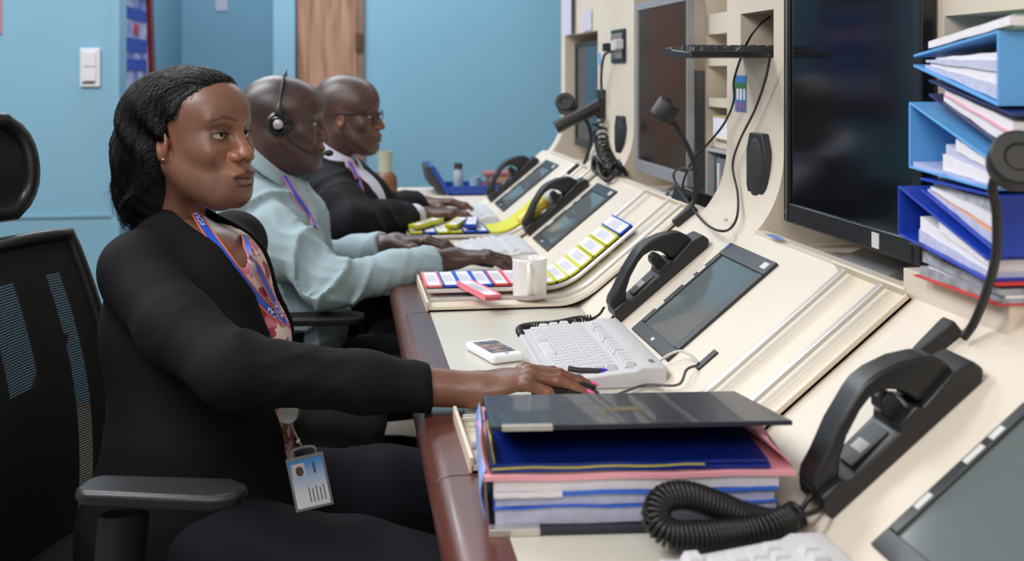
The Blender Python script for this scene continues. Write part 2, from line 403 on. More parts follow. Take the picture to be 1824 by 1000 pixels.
# ------------------------------------------------------------------ touch screens set into the slope
scr_m = mat('screen_glass', (94,102,104), .10, spec=.7); bez_m = mat('screen_bezel', (40,44,48), .35)  # screen glass grey has its room reflection mixed into the base colour
lab_m = mat('blue_badge', (60,90,170), .4)
def make_screen():
    t = empty('touch_screen')
    m = M(); W, H = .236, .218
    def fr(x0,x1,y0,y1): m.box(x0,x1,y0,y1,-.004,.006)
    fr(0,.024,0,H); fr(.206,W,0,H); fr(.024,.206,0,.022); fr(.024,.206,H-.016,H)
    m.build('bezel', bez_m, t, bevel=.0015)
    M().box(.024,.206,.022,H-.016,-.004,.0025).build('screen', scr_m, t)
    M().box(.215,.228,.012,.034,.006,.0068).build('asset_sticker', sticker, t)
    M().box(.008,.014,.10,.112,.006,.0066).build('maker_badge', sticker, t)
    for xa, xb in ((.055,.075),(.120,.145),(.155,.172)): M().box(xa,xb,H-.013,H-.004,.006,.0066).build('edge_label', sticker, t)
    M().box(.220,.232,H-.010,H-.003,.006,.0066).build('blue_label', lab_m, t)
    return t
ts = make_screen()
for i, (u, Y, lab) in enumerate([(.036,.800,'large dark touch screen in the slope at the lower right corner'),
                                 (.037,1.716,'grey touch screen in the cream slope above the woman\'s keyboard'),
                                 (.041,2.800,'touch screen in the slope between the headset man and the card tray'),
                                 (.044,3.610,'farthest touch screen in the slope, beside the last telephone')]):
    o = ts if i == 0 else copy_tree(ts)
    o.location = SLOC(u, Y); o.rotation_euler = (0, -AL, 0); tag(o, lab, 'touch screen', 'touch screens set into the console slope')
# ------------------------------------------------------------------ strip trays with rails
tray_m = mat('tray_cream', (222,210,192), .4, noise=(8,.03))
def bent(u_list, Y, n0):
    """points along the desk then up the slope at height n0; u<0 is on the desk"""
    out = []
    for u in u_list:
        if u <= -.05: out.append(Vector((XC+u, Y, ZD+n0)))
        elif u >= .06: out.append(SLOC(u, Y, n0))
        else:
            t = (u+.05)/.11; a = Vector((XC-.05, Y, ZD+n0)); b_ = SLOC(.06, Y, n0); c_ = Vector((XC-n0*.35, Y, ZD+n0))
            out.append(a*(1-t)**2+c_*2*t*(1-t)+b_*t*t)
    return out
def make_tray(name, x_left, Y0, Y1, utop, railsY, label, grp, rn=.014, rr=.0035, holders=None):
    t = tag(empty(name), label, 'tray', grp)
    us = [x_left-XC] + [-.05+.11*i/10 for i in range(11)] + [.16, utop]
    lo = bent(us, 0, .0008); hi = bent(us, 0, .004)
    def ribbon(m, ya, yb, L, H):
        for i in range(len(L)-1):
            a, b_, c_, d_ = L[i], L[i+1], H[i+1], H[i]
            m.add([(q.x, y, q.z) for y in (ya, yb) for q in (a, b_, c_, d_)], [(0,1,2,3),(7,6,5,4),(0,4,5,1),(3,2,6,7),(0,3,7,4),(1,5,6,2)])
    m = M(); ribbon(m, Y0, Y1, lo, hi); m.build('tray_base', tray_m, t, ang=20)
    m = M(); ribbon(m, Y0, Y0+.004, lo, bent(us, 0, .010)); m.build('side_wall', tray_m, t, ang=20)
    M().box(x_left-.003, x_left+.002, Y0, Y1, ZD+.0008, ZD+.020).build('end_wall', tray_m, t, bevel=.0008)
    M().box(-.002, .002, Y0, Y1, 0, .018).build('end_wall', tray_m, t, loc=SLOC(utop, 0, .0008), rot=(0,-AL,0), bevel=.0008)
    pu = [x_left-XC+.006, (x_left-XC)*.5] + [-.05+.11*i/10 for i in range(11)] + [.16, utop-.006]
    for y in railsY:
        M().tube(bent(pu, y, rn), rr, 10).build('rail', paint_rail, t, ang=60)
    return t
GT = 'flight strip trays lying across desk and slope'
make_tray('strip_tray', .150, 1.335, 1.545, .305, (1.497, 1.385), 'empty cream tray with two bright rails between the binder and the near touch screen', GT, .017, .0052)
make_tray('strip_tray', .164, 2.250, 2.600, .305, (2.56, 2.368, 2.276), 'cream railed tray holding the row of pink, blue and yellow card holders', GT, .019, .0046)
make_tray('strip_tray', .178, 3.120, 3.420, .305, (3.36, 3.27, 3.16), 'cream railed tray with yellow and blue holders beside the black-suited man\'s hand', GT, .018, .0042)
# card holders
pink = mat('pink_holder', (236,124,138), .45); blue = mat('blue_holder', (38,88,196), .4); yel = mat('yellow_holder', (206,204,40), .45)
redh = mat('red_holder', (206,66,60), .45); card_m = mat('card', (224,222,234), .6); ink = mat('ink', (60,60,70), .6)
def make_holder(m):
    t = empty('card_holder')
    q = M(); q.box(-.0175,.0175,-.086,.086,0,.008)
    q.box(-.0175,-.0135,-.086,.086,.008,.012); q.box(.0135,.0175,-.086,.086,.008,.012); q.box(-.0175,.0175,-.086,-.082,.0,.012)
    q.build('holder', m, t, bevel=.0008)
    M().box(-.0133,.0133,-.081,.084,.0082,.0100).build('card', card_m, t)
    q = M(); random.seed(3)
    for k in range(5): q.box(-.009+.004*k, -.008+.004*k, -.03-.01*random.random(), .05, .0100,.0103)
    q.build('writing', ink, t)
    return t
HM = {'pink': make_holder(pink), 'blue': make_holder(blue), 'yellow': make_holder(yel), 'red': make_holder(redh)}
used = set()
def holder(kind, loc, rot, lab, grp):
    o = HM[kind] if kind not in used else copy_tree(HM[kind]); used.add(kind)
    o.location = loc; o.rotation_euler = rot
    return tag(o, lab, 'card holder', grp)
def tray_pos(uu, n):
    p = bent([uu, uu+.004], 0, n); d = p[1]-p[0]
    return p[0], -math.atan2(d.z, d.x)
seq = ['pink','blue','blue','blue','red','pink','yellow','yellow','yellow','yellow','yellow','yellow','yellow','blue']
names = ['pink card holder at the desk edge end of the row','blue card holder next to the end pink one','middle one of the three blue card holders together','blue card holder touching the red one',
 'red card holder, the only one in the row','pink card holder between the red one and the yellow ones','yellow card holder left of the white mug','yellow card holder partly behind the white mug',
 'yellow card holder hidden behind the white mug','yellow card holder just right of the white mug','yellow card holder second to the right of the mug','yellow card holder third to the right of the mug','yellow card holder just below the upper blue one','light blue edged card holder topmost on the slope']
u_ = .188-XC
for i, k in enumerate(seq):
    p, a = tray_pos(u_, .017)
    holder(k, (p.x, 2.466, p.z), (0, a, 0), names[i], 'card holders in the middle tray')
    u_ += .0362 if i < 8 else .0368
HP = at(857,520,Z=.797)
holder('pink', (HP.x+.000, HP.y+.045, .786), (0, 0, .24), 'loose pink card holder lying askew across the rails in front of the row', 'card holders in the middle tray')
# far tray holders (yellow and blue)
q = ['yellow','yellow','blue','blue']
fl = ['yellow holder at the desk edge of the far tray','second yellow holder in the far tray','blue holder in the far tray beside the hand','blue holder in the far tray next to the yellow cover']
for i, (k, x) in enumerate(zip(('yellow','blue','yellow','yellow','blue','blue'), (.200,.240,.277,.314,.352,.389))):
    holder(k, (x, 3.275, .777), (0,0,0), ['yellow card holder nearest the desk edge in the far tray','blue card holder between yellow ones in the far tray','yellow card holder past the lone blue one in the far tray','yellow card holder before the pair of blue ones in the far tray','blue card holder of the far pair, nearer the desk edge','blue card holder of the far pair, next to the yellow cover'][i], 'card holders in the far tray')
for i, (k, x, r) in enumerate((('yellow',.235,.5),('yellow',.325,.3),('blue',.368,.15))):
    holder(k, (x, 3.29, .794), (0,0,-r), ['yellow card holder lying askew on top near the white cuff','yellow card holder lying on top in the middle of the far tray','blue card holder lying on top of the blue pair in the far tray'][i], 'card holders in the far tray')
pts = bent([-.062,-.05,-.04,-.03,-.02,-.01,0,.01,.02,.03,.04,.05,.06,.10,.15], 0, .018)
m_ = M()
for a, b_ in zip(pts, pts[1:]): m_.add([(v.x, y, v.z+dz) for y in (3.20,3.36) for v in (a, b_) for dz in (0,.006)], [(0,2,3,1),(4,5,7,6),(0,4,6,2),(1,3,7,5),(0,1,5,4),(2,6,7,3)])
tag(m_.build('tray_cover', yel, ang=30), 'long curved yellow plastic cover running up the far tray', 'tray cover')
# ------------------------------------------------------------------ mug
ceramic = mat('white_ceramic', (236,234,232), .18, coat=.3)
mg = tag(empty('mug', (.383, 2.325, .768), (0,0,-.30)), 'plain white mug standing on the rails of the card holder tray', 'mug')
M().lathe([(0,0),(.031,0),(.0345,.003),(.0355,.010),(.0365,.078),(.0370,.082),(.0355,.084),(.0340,.081),(.0330,.010),(0,.008)], 40).build('body', ceramic, mg, ang=60)
M().tube(smooth_path([(.004,-.034,.072),(.006,-.050,.074),(.008,-.060,.060),(.008,-.060,.038),(.006,-.050,.022),(.004,-.034,.022)], 8), .0055, 10, sq=(1,1.3)).build('handle', ceramic, mg, ang=180)
# ------------------------------------------------------------------ mobile phone
mp_ = tag(empty('mobile_phone', (.250, 1.888, .7605), (0,0,.30)), 'white mobile phone with a lit picture screen lying near the desk edge', 'mobile phone')
M().box(-.030,.030,-.058,.058,0,.015).build('body', mat('phone_white', (236,236,240), .25), mp_, bevel=.006, seg=3)
pic = mat('phone_picture', (44,66,84), .12, noise=(60,.5), rgb2=(190,140,110))
M().box(-.0225,.0225,-.040,.042,.0148,.0155).build('screen', pic, mp_, bevel=.001)
M().ell((0,-.049,.0150), (.004,.003,.001)).build('home_button', grey_pl, mp_)
# ------------------------------------------------------------------ keyboards
def make_keyboard(W, L, full=True, hf=.016, hb=.030, ncol=15, base=white_pl, keym=key_pl, nm='keyboard'):
    """operator side at x=0, far side x=W, length L along y"""
    t = empty(nm)
    M().prism([(0,0),(W,0),(W,hb),(W*.80,hb+.001),(W*.74,hb-.004),(.02,hf-.002),(.004,hf)], 0, L).build('base', base, t, bevel=.003)
    sl_ = (hb-hf-.002)/(W*.74-.02)
    def kz(x): return hf-.002+(x-.02)*sl_
    rows = 5; px = .0188; rx = .0187
    x0 = .022
    def key(y, x, wy):
        z = kz(x)+.0; m = M(); a, b_ = wy/2-.0008, rx/2-.0008
        m.add([(x-b_,y-a,z),(x+b_,y-a,z),(x+b_,y+a,z),(x-b_,y+a,z),(x-b_*.70+.001,y-a*.75,z+.0085),(x+b_*.75+.001,y-a*.75,z+.0085),(x+b_*.75+.001,y+a*.75,z+.0085),(x-b_*.70+.001,y+a*.75,z+.0085)],
              [(0,1,5,4),(1,2,6,5),(2,3,7,6),(3,0,4,7),(4,5,6,7)])
        return m
    ks = []
    for r in range(rows):
        x = x0+rx*(r+.5); y = .022; n = 0
        while y < L-.03:
            wy = px*1.0
            if r == 0 and .32 < y/L < .62: wy = px*5.5
            elif (y < .03 or y > L-.06) and r < 4: wy = px*1.4
            ks.append((y+wy/2, x, wy)); y += wy; n += 1
    x = x0+rx*5+.012+rx*.5; y = .022; n = 0
    while y < L-.05:
        ks.append((y+px/2, x, px)); y += px; n += 1
        if n % 4 == 0: y += px*.4
    if full:
        for (y, x, wy) in ks: key(y, x, wy).build('key', keym, t, ang=0)
    else:
        m = M()
        for (y, x, wy) in ks: q = key(y, x, wy); m.add(q.v, q.f)
        k = m.build('key_field', keym, t, ang=0)
    return t
k2 = make_keyboard(.190, .350, True); k2.location = (.297, 1.665, ZD); k2.rotation_euler = (0,0,-.02)
tag(k2, 'white keyboard with many keys in front of the woman, behind her hand', 'keyboard')
M().box(.170,.178,.03,.045,.0305,.0315).build('indicator_label', grey_pl, k2)
k1 = make_keyboard(.170, .34, False, nm='keyboard'); k1.location = (.300, .702, ZD); k1.rotation_euler = (0,0,.02)
tag(k1, 'blurred white keyboard cut off by the bottom edge of the frame', 'keyboard')
k3 = make_keyboard(.185, .30, False, nm='keyboard'); k3.location = (.292, 2.790, ZD); tag(k3, 'white keyboard under the headset man\'s near hand', 'keyboard')
k4 = make_keyboard(.185, .34, False, nm='keyboard'); k4.location = (.290, 3.490, ZD); tag(k4, 'white keyboard under the hands of the man with glasses', 'keyboard')
kb = make_keyboard(.16, .30, False, hf=.012, hb=.020, base=black_pl, keym=dark_grey, nm='keyboard')
kb.location = (.915, 1.952, 1.2685); kb.rotation_euler = (0,0,math.pi/2); tag(kb, 'black keyboard sticking out of the slot in the near upright column', 'keyboard')
# ------------------------------------------------------------------ mouse, cables, pen
ms = tag(empty('computer_mouse', (.262, 1.585, .7605), (0,0,.05)), 'glossy black computer mouse under the woman\'s hand', 'mouse')
m_ = M()
def mfn(i, j):
    th = i*math.pi*.5; a = j*2*math.pi
    r = math.sin(th); x = .053*math.cos(a)*r; y = .031*math.sin(a)*r*(1-.12*math.cos(a)); z = .036*math.cos(th)**.6*(1-.18*x/.053)
    return (x+.053, y, max(0, z))
m_.grid(mfn, 12, 32); m_.build('shell', black_gl, ms, ang=180)
M().tube([(.075,0,.0315),(.095,0,.025)], .003).build('scroll_wheel', dark_grey, ms)
M().tube(smooth_path([(.104,0,.008),(.115,0,.004),(.13,-.005,.004)]), .0022).build('strain_relief', dark_grey, ms)
gc = mat('grey_cord', (84,80,88), .5); wc = mat('white_cord', (206,200,196), .5)
cord('mouse_cable', [at(1072,714,Z=.764), at(1100,703,Z=.766), at(1150,686,Z=.767), SLOC(.02,1.60,.01), SLOC(.045,1.61,.014), SLOC(.062,1.616,.006)], .0021, gc, 'thin grey cable running from the mouse to the outlet in the slope', 'cable')
cord('keyboard_cable', [(.482,1.71,.780), SLOC(.035,1.70,.016), SLOC(.058,1.67,.02), SLOC(.066,1.64,.014), SLOC(.066,1.625,.004)], .0021, wc, 'thin white cable running from the keyboard to the outlet in the slope', 'cable')
cord('loose_cable', [at(1008,440,Z=.80), at(1010,432,Z=.80), at(1022,424,Z=.81), at(1030,428,Z=.81), at(1024,436,Z=.80), at(1014,446,Z=.795)], .0025, cordm, 'small dark loop of cable behind the yellow card holders', 'cable')
# ------------------------------------------------------------------ paper pieces
o = M().prism([(0,.0),(.005,.03),(.004,.06),(.0,.075),(-.002,.04)], 0, .0006, 'Z').build('paper_slip', mat('blue_paper', (66,104,176), .5), loc=at(1388,427,X=.712)+Vector((0,-.03,.002)), rot=(0,-AL,.1)); tag(o, 'small blue paper slip at the top edge of the slope under the big monitor', 'paper')
o = M().box(-.05,.05,-.06,.06,0,.001).build('paper_sheet', orange, loc=(.252,3.05,.7605)); tag(o, 'orange sheet on the desk between the headset man\'s hands', 'paper')
o = M().box(-.085,.085,-.012,.012,0,.008).build('folder', blue, loc=(.26,2.975,.7615), rot=(0,0,-.25), bevel=.002); tag(o, 'thin blue strip above the headset man\'s grey cuff', 'card holder')
# ------------------------------------------------------------------ open ring binder on the desk
navy = mat('navy_cover', (22,28,48), .32, noise=(14,.2), coat=.2); dblue = mat('blue_folder', (14,40,130), .35); pinkp = mat('pink_paper', (240,168,184), .6)
yelp = mat('yellow_divider', (188,180,90), .6); orp = mat('orange_divider', (240,170,120), .6); bl2 = mat('blue_divider', (50,110,220), .5); chromeT = mat('metal_corner', (200,196,190), .3, metal=.7)
bd = tag(empty('ring_binder', (.148, 1.150, .7608), (math.radians(4.2), 0, math.radians(-5))), 'thick navy ring binder full of papers lying half open at the desk edge', 'binder')
BW, BD_ = .305, .225
def sheet(name, m, x0, x1, y0, y1, z0, z1, par=bd, amp=.0004, dip=0, n=10, zback=None):
    q = M(); vs = []; fs = []; zb = z0 if zback is None else zback
    for k, (y, f) in enumerate(((y0, 0), (y1, 1))):
        for i in range(n+1):
            x = x0+(x1-x0)*i/n; dz = amp*math.sin(i*1.7+z0*900)+dip*math.sin(math.pi*i/n)
            zz = (zb-z0)*f
            vs.append((x, y, z0+dz+zz)); vs.append((x, y, z1+dz+zz))
    w_ = 2*(n+1)
    for i in range(n):
        a = 2*i
        fs += [(a,a+2,a+3,a+1), (w_+a,w_+a+1,w_+a+3,w_+a+2), (a+1,a+3,w_+a+3,w_+a+1), (a,w_+a,w_+a+2,a+2)]
    fs += [(0,1,w_+1,w_), (2*n,w_+2*n,w_+2*n+1,2*n+1)]
    q.add(vs, fs); return q.build(name, m, par, ang=20)
sheet('lower_cover', navy, 0, BW+.012, 0, BD_, 0, .006, amp=0)
M().box(0, BW+.012, BD_-.002, BD_+.002, 0, .064).build('spine', navy, bd, bevel=.001)
M().box(-.001,.052,-.001,.012,-.0005,.0075).build('metal_edge', chromeT, bd, bevel=.0008)
sheet('paper_block', paper_b, .006, BW-.002, .012, .20, .0065, .025)
sheet('divider', bl2, .004, BW-.002, .008, .20, .025, .0265, amp=.0012)
sheet('paper_block', paper_b, .006, BW-.004, .012, .20, .0265, .0395)
sheet('divider', bl2, .07, BW-.002, .006, .20, .0395, .0425, amp=.0006)
sheet('plastic_pocket', paper, .004, .075, .004, .20, .0385, .0425, amp=.0003)
sheet('paper_block', paper, .004, BW+.000, .010, .20, .0425, .055, amp=.0006)
sheet('divider', orp, .006, .21, .009, .20, .055, .0565)
sheet('divider', pinkp, -.006, BW+.016, .004, .20, .0565, .0615, amp=.0008)
sheet('divider', yelp, .002, .215, .010, .20, .0615, .0635, zback=.0505)
sheet('folder', dblue, .002, BW-.010, .008, .20, .0635, .068, zback=.0530)
sheet('divider', yelp, .002, .225, .007, .20, .068, .0695, amp=.0008, zback=.0565)
sheet('folder', dblue, .000, BW-.012, .009, .205, .0695, .0725, zback=.0580)
# curled pink and yellow corners at the left, pink flap at the right
q = M(); q.grid(lambda i, j: (-.010+.010*i*i+.002*math.sin(j*3), .008+.15*j, .062+.046*(1-i)**1.2*(1-1.05*j)), 8, 6); q.build('curled_corner', pinkp, bd, ang=180, solid=.0012)
q = M(); q.grid(lambda i, j: (.001+.006*i*i, .012+.14*j, .066+.034*(1-i)*(1-1.1*j)), 8, 4); q.build('curled_corner', yelp, bd, ang=180, solid=.001)
q = M(); q.grid(lambda i, j: (BW-.016+.030*i, .006+.15*j, (.098-.030*i**.8)*(1-.38*j)), 8, 4); q.build('pink_flap', pinkp, bd, ang=180, solid=.0012)
q = M(); q.grid(lambda i, j: (-.004-.006*math.sin(3*i), .010+.19*j, .012+.055*i), 8, 4); q.build('plastic_sleeve', mat('blue_sleeve', (150,176,235), .3), bd, ang=180, solid=.001)
# upper cover, raised at the front
th_ = math.atan2(.115-.064, BD_)
uc = M().box(0, BW+.012, -BD_, .012, -.002, .003).build('upper_cover', navy, bd, bevel=.001, loc=(0,BD_,.062), rot=(-th_,0,0))
q = M(); random.seed(5)
M().ell((.155,-.12,.0031), (.030,.016,.0006)).build('gold_emblem', mat('faded_gold', (92,82,52), .5), uc)
M().box(.012,.065,-BD_-.001,-BD_+.010,-.0025,.0035).build('metal_edge', chromeT, uc, bevel=.0008)
# ------------------------------------------------------------------ microphones
mic_m = mat('microphone_black', (30,29,31), .5, bump=(500,.1,.0005))
def mic(base, pts, r, headc, headr, headrot, lab, clip=(.022,.050,.016), headh=.03, cliprot=0):
    t = tag(empty('gooseneck_microphone', base), lab, 'microphone'); B = Vector(base)
    q = M(); a, l, h = clip
    poly = [(-l*.5,-a*.55),(l*.35,-a),(l*.5,-a),(l*.5,a),(l*.35,a),(-l*.5,a*.55)]
    q.prism(poly, 0, h, 'Z'); q.build('clamp', mic_m, t, rot=(0,-AL,cliprot), bevel=.003)
    P = [Vector(p)-B for p in pts]
    M().tube(smooth_path(P, 8), r, 12).build('gooseneck', mic_m, t, ang=180)
    H = Vector(headc)-B
    hd = M().lathe([(0,-headh*.5),(headr*.85,-headh*.5),(headr,-headh*.4),(headr,headh*.4),(headr*.9,headh*.5),(headr*.5,headh*.5),(headr*.45,headh*.42),(0,headh*.42)], 28).build('head', mic_m, t, loc=H, rot=headrot, ang=40, bevel=.001)
    return t
b1 = SLOC(.262, 1.205, .0)
mic(b1, [at(1716,602,d=1.255), at(1735,575,d=1.245), at(1757,520,d=1.21), at(1774,455,d=1.17), at(1775,380,d=1.14), at(1768,335,d=1.13), at(1780,300,d=1.12)], .0050, at(1812,287,d=1.11), .028, (math.radians(68), math.radians(25), math.radians(-35)), 'large blurred black gooseneck microphone at the right edge in front of the files', headh=.034, clip=(.013,.055,.02), cliprot=.0)
b2_ = SLOC(.285, 2.235, .0)
mic(b2_, [at(1224,378,d=2.31), at(1238,350,d=2.31), at(1238,300,d=2.30), at(1226,265,d=2.29), at(1208,232,d=2.28), at(1198,215,d=2.28)], .0055, at(1186,197,d=2.27), .026, (math.radians(20), math.radians(30), 0), 'black gooseneck microphone rising in front of the middle monitor', headh=.042, clip=(.012,.055,.018))
b3_ = SLOC(.285, 3.36, .0)
mic(b3_, [at(1038,297,d=3.42), at(1047,275,d=3.42), at(1053,245,d=3.42), at(1047,220,d=3.42), at(1033,203,d=3.42), at(1020,195,d=3.42)], .006, at(1008,186,d=3.42), .030, (math.radians(60), math.radians(-40), 0), 'farthest black gooseneck microphone at the end of the console', headh=.055, clip=(.012,.05,.018))
# ------------------------------------------------------------------ monitors
mon_b = mat('monitor_black', (20,21,26), .28, bump=(400,.05,.0004)); mon_s = mat('monitor_silver', (158,160,166), .35, metal=.3)
panel = mat('dark_display', (10,12,16), .10, spec=.45); panel2 = mat('brown_display', (14,9,9), .12, spec=.45)
dust = mat('dust_spots', (50,40,34), .9)
def monitor(Y0, Y1, Z0, Z1, X, lab, mb, mp2, bw=.022, bb=.034, tilt=0, bn=None, dp=.024):
    t = tag(empty('monitor', (X, (Y0+Y1)/2, Z0), (0, tilt, 0)), lab, 'monitor'); h = (Y1-Y0)/2; H = Z1-Z0
    bn = bn or bw; q = M(); q.box(0,dp,-h,-h+bn,0,H); q.box(0,dp,h-bw,h,0,H); q.box(0,dp,-h+bn,h-bw,0,bb); q.box(0,dp,-h+bn,h-bw,H-bw,H); q.box(.016,dp,-h+bn-.002,h-bw+.002,bb-.002,H-bw+.002)
    q.build('bezel', mb, t, bevel=.004, seg=2)
    M().box(.005,.0155,-h+bn,h-bw,bb,H-bw).build('screen', mp2, t)
    M().box(dp,.055,-.07,.07,.08,H-.10).build('rear_housing', mb, t, bevel=.01)
    st = M(); st.box(.085,.11,-.03,.03,-.02,H*.6); st.build('stand', mb, t)
    M().box(.03,.17,-.10,.10,-.0265,-.015).build('foot', mb, t, bevel=.003) if False else M().prism([(.03,-.052),(.17,-.052),(.17,-.040),(.12,-.02),(.08,-.02),(.03,-.040)], -.08, .08).build('foot', mon_s, t)
    return t
m1 = monitor(1.375, 1.842, .985, 1.455, .745, 'large black flat monitor with dusty dark screen between the near column and the files', mon_b, panel)
q = M(); random.seed(11)
for k in range(46):
    y = random.gauss(-.02,.05); z = random.gauss(.30,.055); r = random.uniform(.0006,.0022)
    q.ell((.0058, y, z), (.0003, r, r*random.uniform(.7,1.6)), n=7, m=4)
q.build('dust_spots', dust, m1)
M().box(-.0006,.0,-.118,-.096,.006,.028).build('asset_sticker', sticker, m1)
M().box(-.0012,.0002,.2165,.2195,.004,.466).build('silver_strip', steel, m1)
M().ell((-.0002,.222,.018), (.0006,.002,.003)).build('power_light', mat('led', (120,140,180), .3), m1)
m2 = monitor(2.415, 2.862, .985, 1.420, .752, 'middle monitor with a silver frame and dark brown screen', mon_s, panel2, bw=.018, bb=.030, bn=.005, dp=.018)
m3 = monitor(3.50, 3.885, .985, 1.345, .800, 'farthest monitor with a dark frame and blue reflecting screen', dark_grey, mat('blue_display', (16,34,44), .12, spec=.6), bw=.016, bb=.03)
# ------------------------------------------------------------------ stack of files on the right
lb = mat('light_blue_board', (96,168,232), .35); nb = mat('navy_board', (34,42,96), .35); rb = mat('royal_blue_board', (26,62,176), .35); redf = mat('red_board', (206,56,48), .45)
grn = mat('green_pad', (150,186,160), .6); greyp = mat('grey_papers', (172,176,186), .7, noise=(50,.25)); lilac = mat('lilac_inner', (176,186,226), .5)
def quadpoly(y0, z0, y1, z1, t): return [(y0,z0),(y1,z1),(y1,z1+t),(y0,z0+t)]
def file_(name, y0, y1, nl, nh, fl, fh, x0, L, m, lab, spine=None, papers=(), t=.0032, inner=None, rz=0, cat='binder', grp='files piled on the shelf at the right'):
    """nl,nh near (low y) lower/upper z; fl,fh far lower/upper z"""
    r = tag(empty(name, (0,0,0)), lab, cat, grp)
    M().prism(quadpoly(y0,nl,y1,fl,t), x0, x0+L, 'X').build('lower_cover', m, r, bevel=.0008)
    M().prism(quadpoly(y0,nh-t,y1,fh-t,t), x0, x0+L, 'X').build('upper_cover', m, r, bevel=.0008)
    if spine == 'near':
        M().box(x0, x0+L, y0-.003, y0+.0005, nl, nh).build('spine', m, r, bevel=.0008)
    if spine == 'far':
        M().box(x0, x0+L, y1-.0005, y1+.003, fl, fh).build('spine', m, r, bevel=.0008)
    n = len(papers); random.seed(len(lab))
    for i, (pm, f0, f1, ya, yb, dx) in enumerate(papers):
        def zz(y, f):
            k = (y-y0)/(y1-y0); lo = nl+(fl-nl)*k+t; hi = nh+(fh-nh)*k-t
            return lo+(hi-lo)*f
        Y_a, Y_b = y0+(y1-y0)*ya, y0+(y1-y0)*yb
        ns = 7; poly = []
        low = [(Y_a+(Y_b-Y_a)*k/ns, zz(Y_a+(Y_b-Y_a)*k/ns, f0)+.0006*math.sin(k*2+i)*(0<k<ns)) for k in range(ns+1)]
        hi = [(Y_a+(Y_b-Y_a)*k/ns, zz(Y_a+(Y_b-Y_a)*k/ns, f1)+.0006*math.sin(k*2+i+1)*(0<k<ns)) for k in range(ns+1)]
        M().prism(low+hi[::-1], x0+.002+dx, x0+L-.004, 'X').build('paper_block', pm, r, ang=0)
    return r
XS = .697; pp = paper; pb = paper_b; pk = pinkp
file_('paper_pad', 1.100, 1.268, 1.289, 1.303, 1.268, 1.280, XS+.006, .24, grn, 'white and green pad of papers on top of the pile of files', papers=[(pp,0,.95,.0,1,-.008)], t=.0018, cat='papers')
file_('box_file', 1.124, 1.305, 1.204, 1.286, 1.2475, 1.2625, XS, .26, lb, 'sky blue lever file with its spine to the front, second from top of the pile', 'near', [(pb,.02,.25,.04,.9,.004),(pp,.25,.45,.04,.85,.006),(pb,.45,.62,.03,.88,.003),(pp,.62,.74,.05,.80,.008)])
file_('folder', 1.10, 1.275, 1.150, 1.196, 1.212, 1.232, XS+.004, .26, nb, 'navy folder with white and pink papers below the sky blue lever file', None, [(pp,.02,.3,.1,.86,.004),(pb,.3,.42,.1,.88,.006),(pk,.42,.5,.06,.85,.003),(pp,.5,.8,.06,.86,.005)])
file_('box_file', 1.125, 1.302, 1.112, 1.146, 1.122, 1.204, XS-.006, .26, lb, 'open sky blue file with its spine at the back, middle of the pile', 'far', [(lilac,.0,.08,.0,.97,.0),(pp,.08,.4,.02,.62,.004),(pb,.4,.62,.02,.60,.006),(pp,.62,.9,.02,.45,.003)])
file_('box_file', 1.118, 1.285, 1.042, 1.108, 1.096, 1.112, XS-.002, .26, rb, 'dark blue lever file with a pale spine label below the open sky blue file', 'near', [(pb,.0,.22,.04,.95,.004),(orp,.22,.36,.04,.9,.006),(pp,.36,.62,.04,.9,.003),(greyp,.62,.9,.03,.9,.007)])
file_('box_file', 1.128, 1.322, 1.013, 1.040, 1.036, 1.098, XS-.010, .26, rb, 'royal blue file with its spine sticking out at the back, above the loose papers', 'far', [(pb,.0,.3,.02,.8,.004),(pp,.3,.62,.02,.80,.006),(pp,.62,.9,.02,.55,.003)])
M().box(XS+.055, XS+.058, 1.1138, 1.1142, 1.055, 1.098)
lp = file_('paper_folder', 1.120, 1.300, .9885, 1.012, .9885, 1.034, XS-.002, .26, redf, 'red folder bulging with crumpled grey papers at the bottom of the pile', None, [(greyp,.0,.28,.0,.97,.004),(pp,.28,.45,.0,.9,.008),(greyp,.45,.8,.0,.93,.003)], t=.0024)
q = M(); q.tube(smooth_path([(XS-.006,1.30,1.030),(XS-.008,1.27,1.032),(XS-.007,1.245,1.024),(XS-.006,1.22,1.022)]), .0022); q.build('black_binding', black_pl, lp, ang=180)
# ------------------------------------------------------------------ things in the rack beside the middle monitor
yb0, yb1 = 2.21, 2.40
bk = tag(empty('book', (.80, 2.30, 1.1)), 'thick white paged book lying on the rack shelf beside the silver monitor', 'book')
M().box(0,.15,-.085,.085,-.0045,-.0015).build('cover', mat('tan_cover', (190,170,120), .5), bk, bevel=.0005)
M().box(0,.15,-.085,.085,.044,.047).build('cover', MATS['tan_cover'], bk, bevel=.0005)
M().box(.002,.148,-.080,.083,-.0015,.044).build('page_block', paper, bk)
bx = tag(empty('equipment_box', (.79, 2.315, .936)), 'pale grey equipment box with cards and sockets on the rack floor behind the microphone', 'box')
q = M(); q.box(0,.15,-.085,-.080,0,.138); q.box(0,.15,.075,.080,0,.138); q.box(0,.15,-.08,.075,0,.006); q.box(0,.15,-.08,.075,.132,.138); q.box(.13,.15,-.08,.075,0,.138); q.build('casing', mat('box_grey', (176,176,182), .5), bx, bevel=.001)
for k in range(3): M().box(.012,.125,.028+k*.016,.032+k*.016,.01,.128).build('circuit_card', [grey_pl, mat('teal_card', (70,110,110), .5), grey_pl][k], bx)
M().box(.004,.012,-.035,.02,.02,.12).build('front_plate', mat('slate_plate', (112,118,130), .5), bx, bevel=.001)
M().box(.000,.004,-.005,.005,.05,.11).build('white_label', paper, bx)
M().ell((0,-.012,.066), (.003,.006,.006)).build('pink_dot', mat('pink_dot', (240,70,130), .5), bx)
